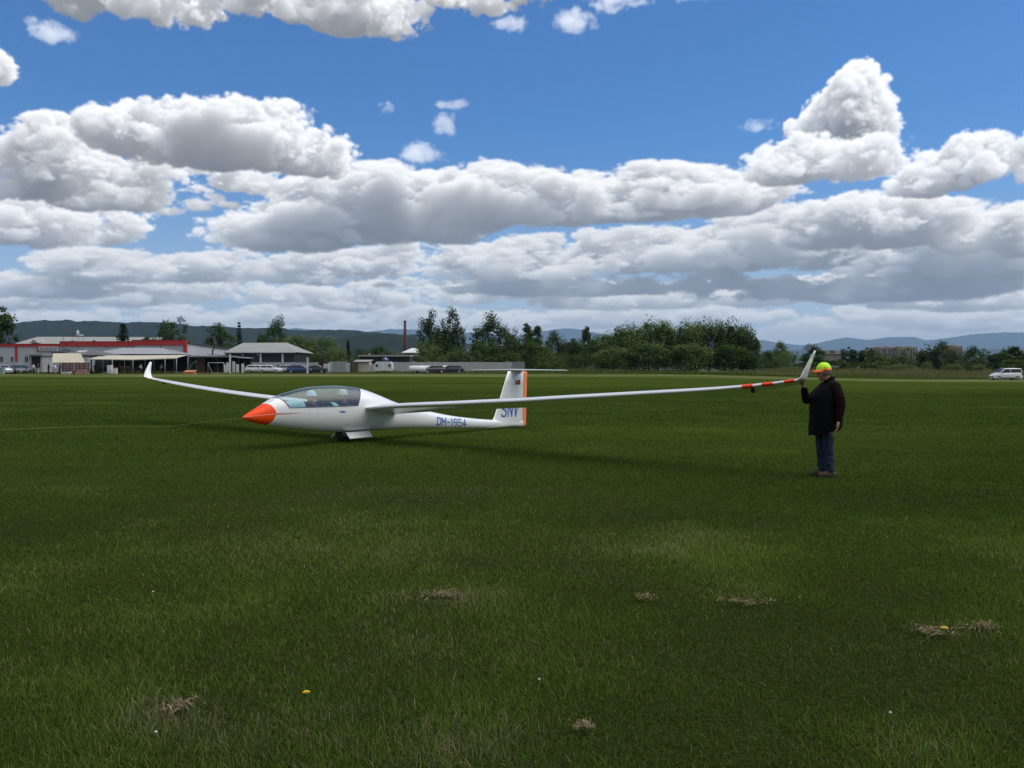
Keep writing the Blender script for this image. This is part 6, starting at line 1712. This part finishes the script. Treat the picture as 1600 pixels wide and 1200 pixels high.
who(221, 152.5, R(170), cl('white', (.52, .52, .54)), cl('dark', (.03, .03, .035)), .12, 'person in white shirt under the middle of the awning', 1)
who(251, 153, R(20), cl('greyblue', (.20, .22, .27)), cl('jeansdark', (.02, .03, .05)), .2, 'person in grey-blue top near the right awning post', 1)
who(187, 157, R(-60), cl('red', (.12, .02, .02)), cl('dark', (.03, .03, .035)), 0, 'person in dark red top behind the white cabinet')
# ---- dead grass clumps, thatch tufts and a few flowers on the turf
STRAW = leafmat('straw', (.17, .14, .085), (.27, .22, .14), .3, .005)
def clump(px, py, w, label, seed, n=130, long=1.0, tone=0.0):
    d = EYE * FPX / (py - HOR); x, y = at(px, d); r = np.random.default_rng(seed)
    z = .034
    a = r.random(n) * 2 * pi; q = np.abs(r.standard_normal(n)) * .62
    w *= .62
    P0 = np.stack([q * np.cos(a) * w * long, q * np.sin(a) * w * 1.1, r.random(n) * .010], -1)
    b = r.normal(0, .8, n) + (r.random(n) < .5) * pi; L = w * (.15 + .45 * r.random(n))
    D = np.stack([np.cos(b) * L, np.sin(b) * L * .8, r.normal(.0, .009, n)], -1); s_ = np.stack([-np.sin(b), np.cos(b), 0 * b + .25], -1) * (.0016 + .0022 * r.random(n))[:, None]
    M1 = P0 + D * .5 + np.stack([0 * a, 0 * a, .006 + .012 * r.random(n)], -1)
    V = np.stack([P0 - s_, P0 + s_, M1 - s_, M1 + s_, P0 + D], 1).reshape(-1, 3)
    k = np.arange(n)[:, None] * 5
    T = np.stack([r.random(n), np.full(n, tone), np.clip(.5 + .25 * r.standard_normal(n), .1, 1)], -1)
    o = link('dry_grass_clump', npmesh('dry_grass_clump', V, np.concatenate([k + [0, 1, 3], k + [0, 3, 2], k + [2, 3, 4]], 0), np.repeat(T, 5, 0)), STRAW)
    o.location = (x, y, z); tag(o, label, 'grass clump', 'clumps of dry cut grass')
CL = [(686, 938, .20, 'dry grass clump in the middle of the lawn below the glider nose', 1.2), (1008, 943, .12, 'round brownish clump in the middle right of the lawn', .9),
      (1160, 950, .20, 'long stretched strand of dry grass right of the round clump', 2.2), (1456, 996, .20, 'dry clump beside the yellow dandelion', 1.2), (1538, 990, .16, 'dry clump right of the one with the dandelion', 1.2),
      (278, 1118, .14, 'tan clump near the lower left corner', 1.0), (915, 1150, .10, 'tan clump near the bottom centre', .9),
     ]
for i, (px, py, w, lb, lg) in enumerate(CL): clump(px, py, w, lb, 50 + i, 120 if w > .13 else 80, lg)
def flower(px, py, m, R_, label, cat, name, n=12):
    d = EYE * FPX / (py - HOR); x, y = at(px, d); r = thing(name, label, cat, (x, y, gzf(x, y) + .0))
    MB().tube([(0, 0, 0), (.004, 0, .03), (.002, 0, .062)], .0018, 5).build('stem', mat('stem_green', (.05, .10, .02), .7), r)
    mb = MB()
    for j in range(2):
        for k in range(n):
            a = 2 * pi * (k + .5 * j) / n; q = R_ * (1 - .3 * j); z = .064 + .004 * j
            mb.add([(.2 * q * cos(a), .2 * q * sin(a), z), (q * cos(a - .2), q * sin(a - .2), z + .006), (q * 1.05 * cos(a), q * 1.05 * sin(a), z + .004), (q * cos(a + .2), q * sin(a + .2), z + .006)], [(0, 1, 2, 3)])
    mb.build('blossom', m, r, recalc=False)
YEL = mat('petal_yellow', (.75, .52, .01), .7); WHT = mat('petal_white', (.75, .75, .72), .7)
flower(1479, 1000, YEL, .022, 'yellow dandelion at the right beside a dry clump', 'flower', 'dandelion')
flower(477, 1106, YEL, .018, 'yellow dandelion at the lower left of the lawn', 'flower', 'dandelion')
for px, py, lb in ((237, 941, 'white daisy left of the middle of the lawn'), (240, 1172, 'white daisy near the lower left corner'), (843, 1085, 'white daisy at the bottom centre of the lawn'), (1395, 1140, 'white daisy at the lower right')):
    flower(px, py, WHT, .007, lb, 'flower', 'daisy', 10)
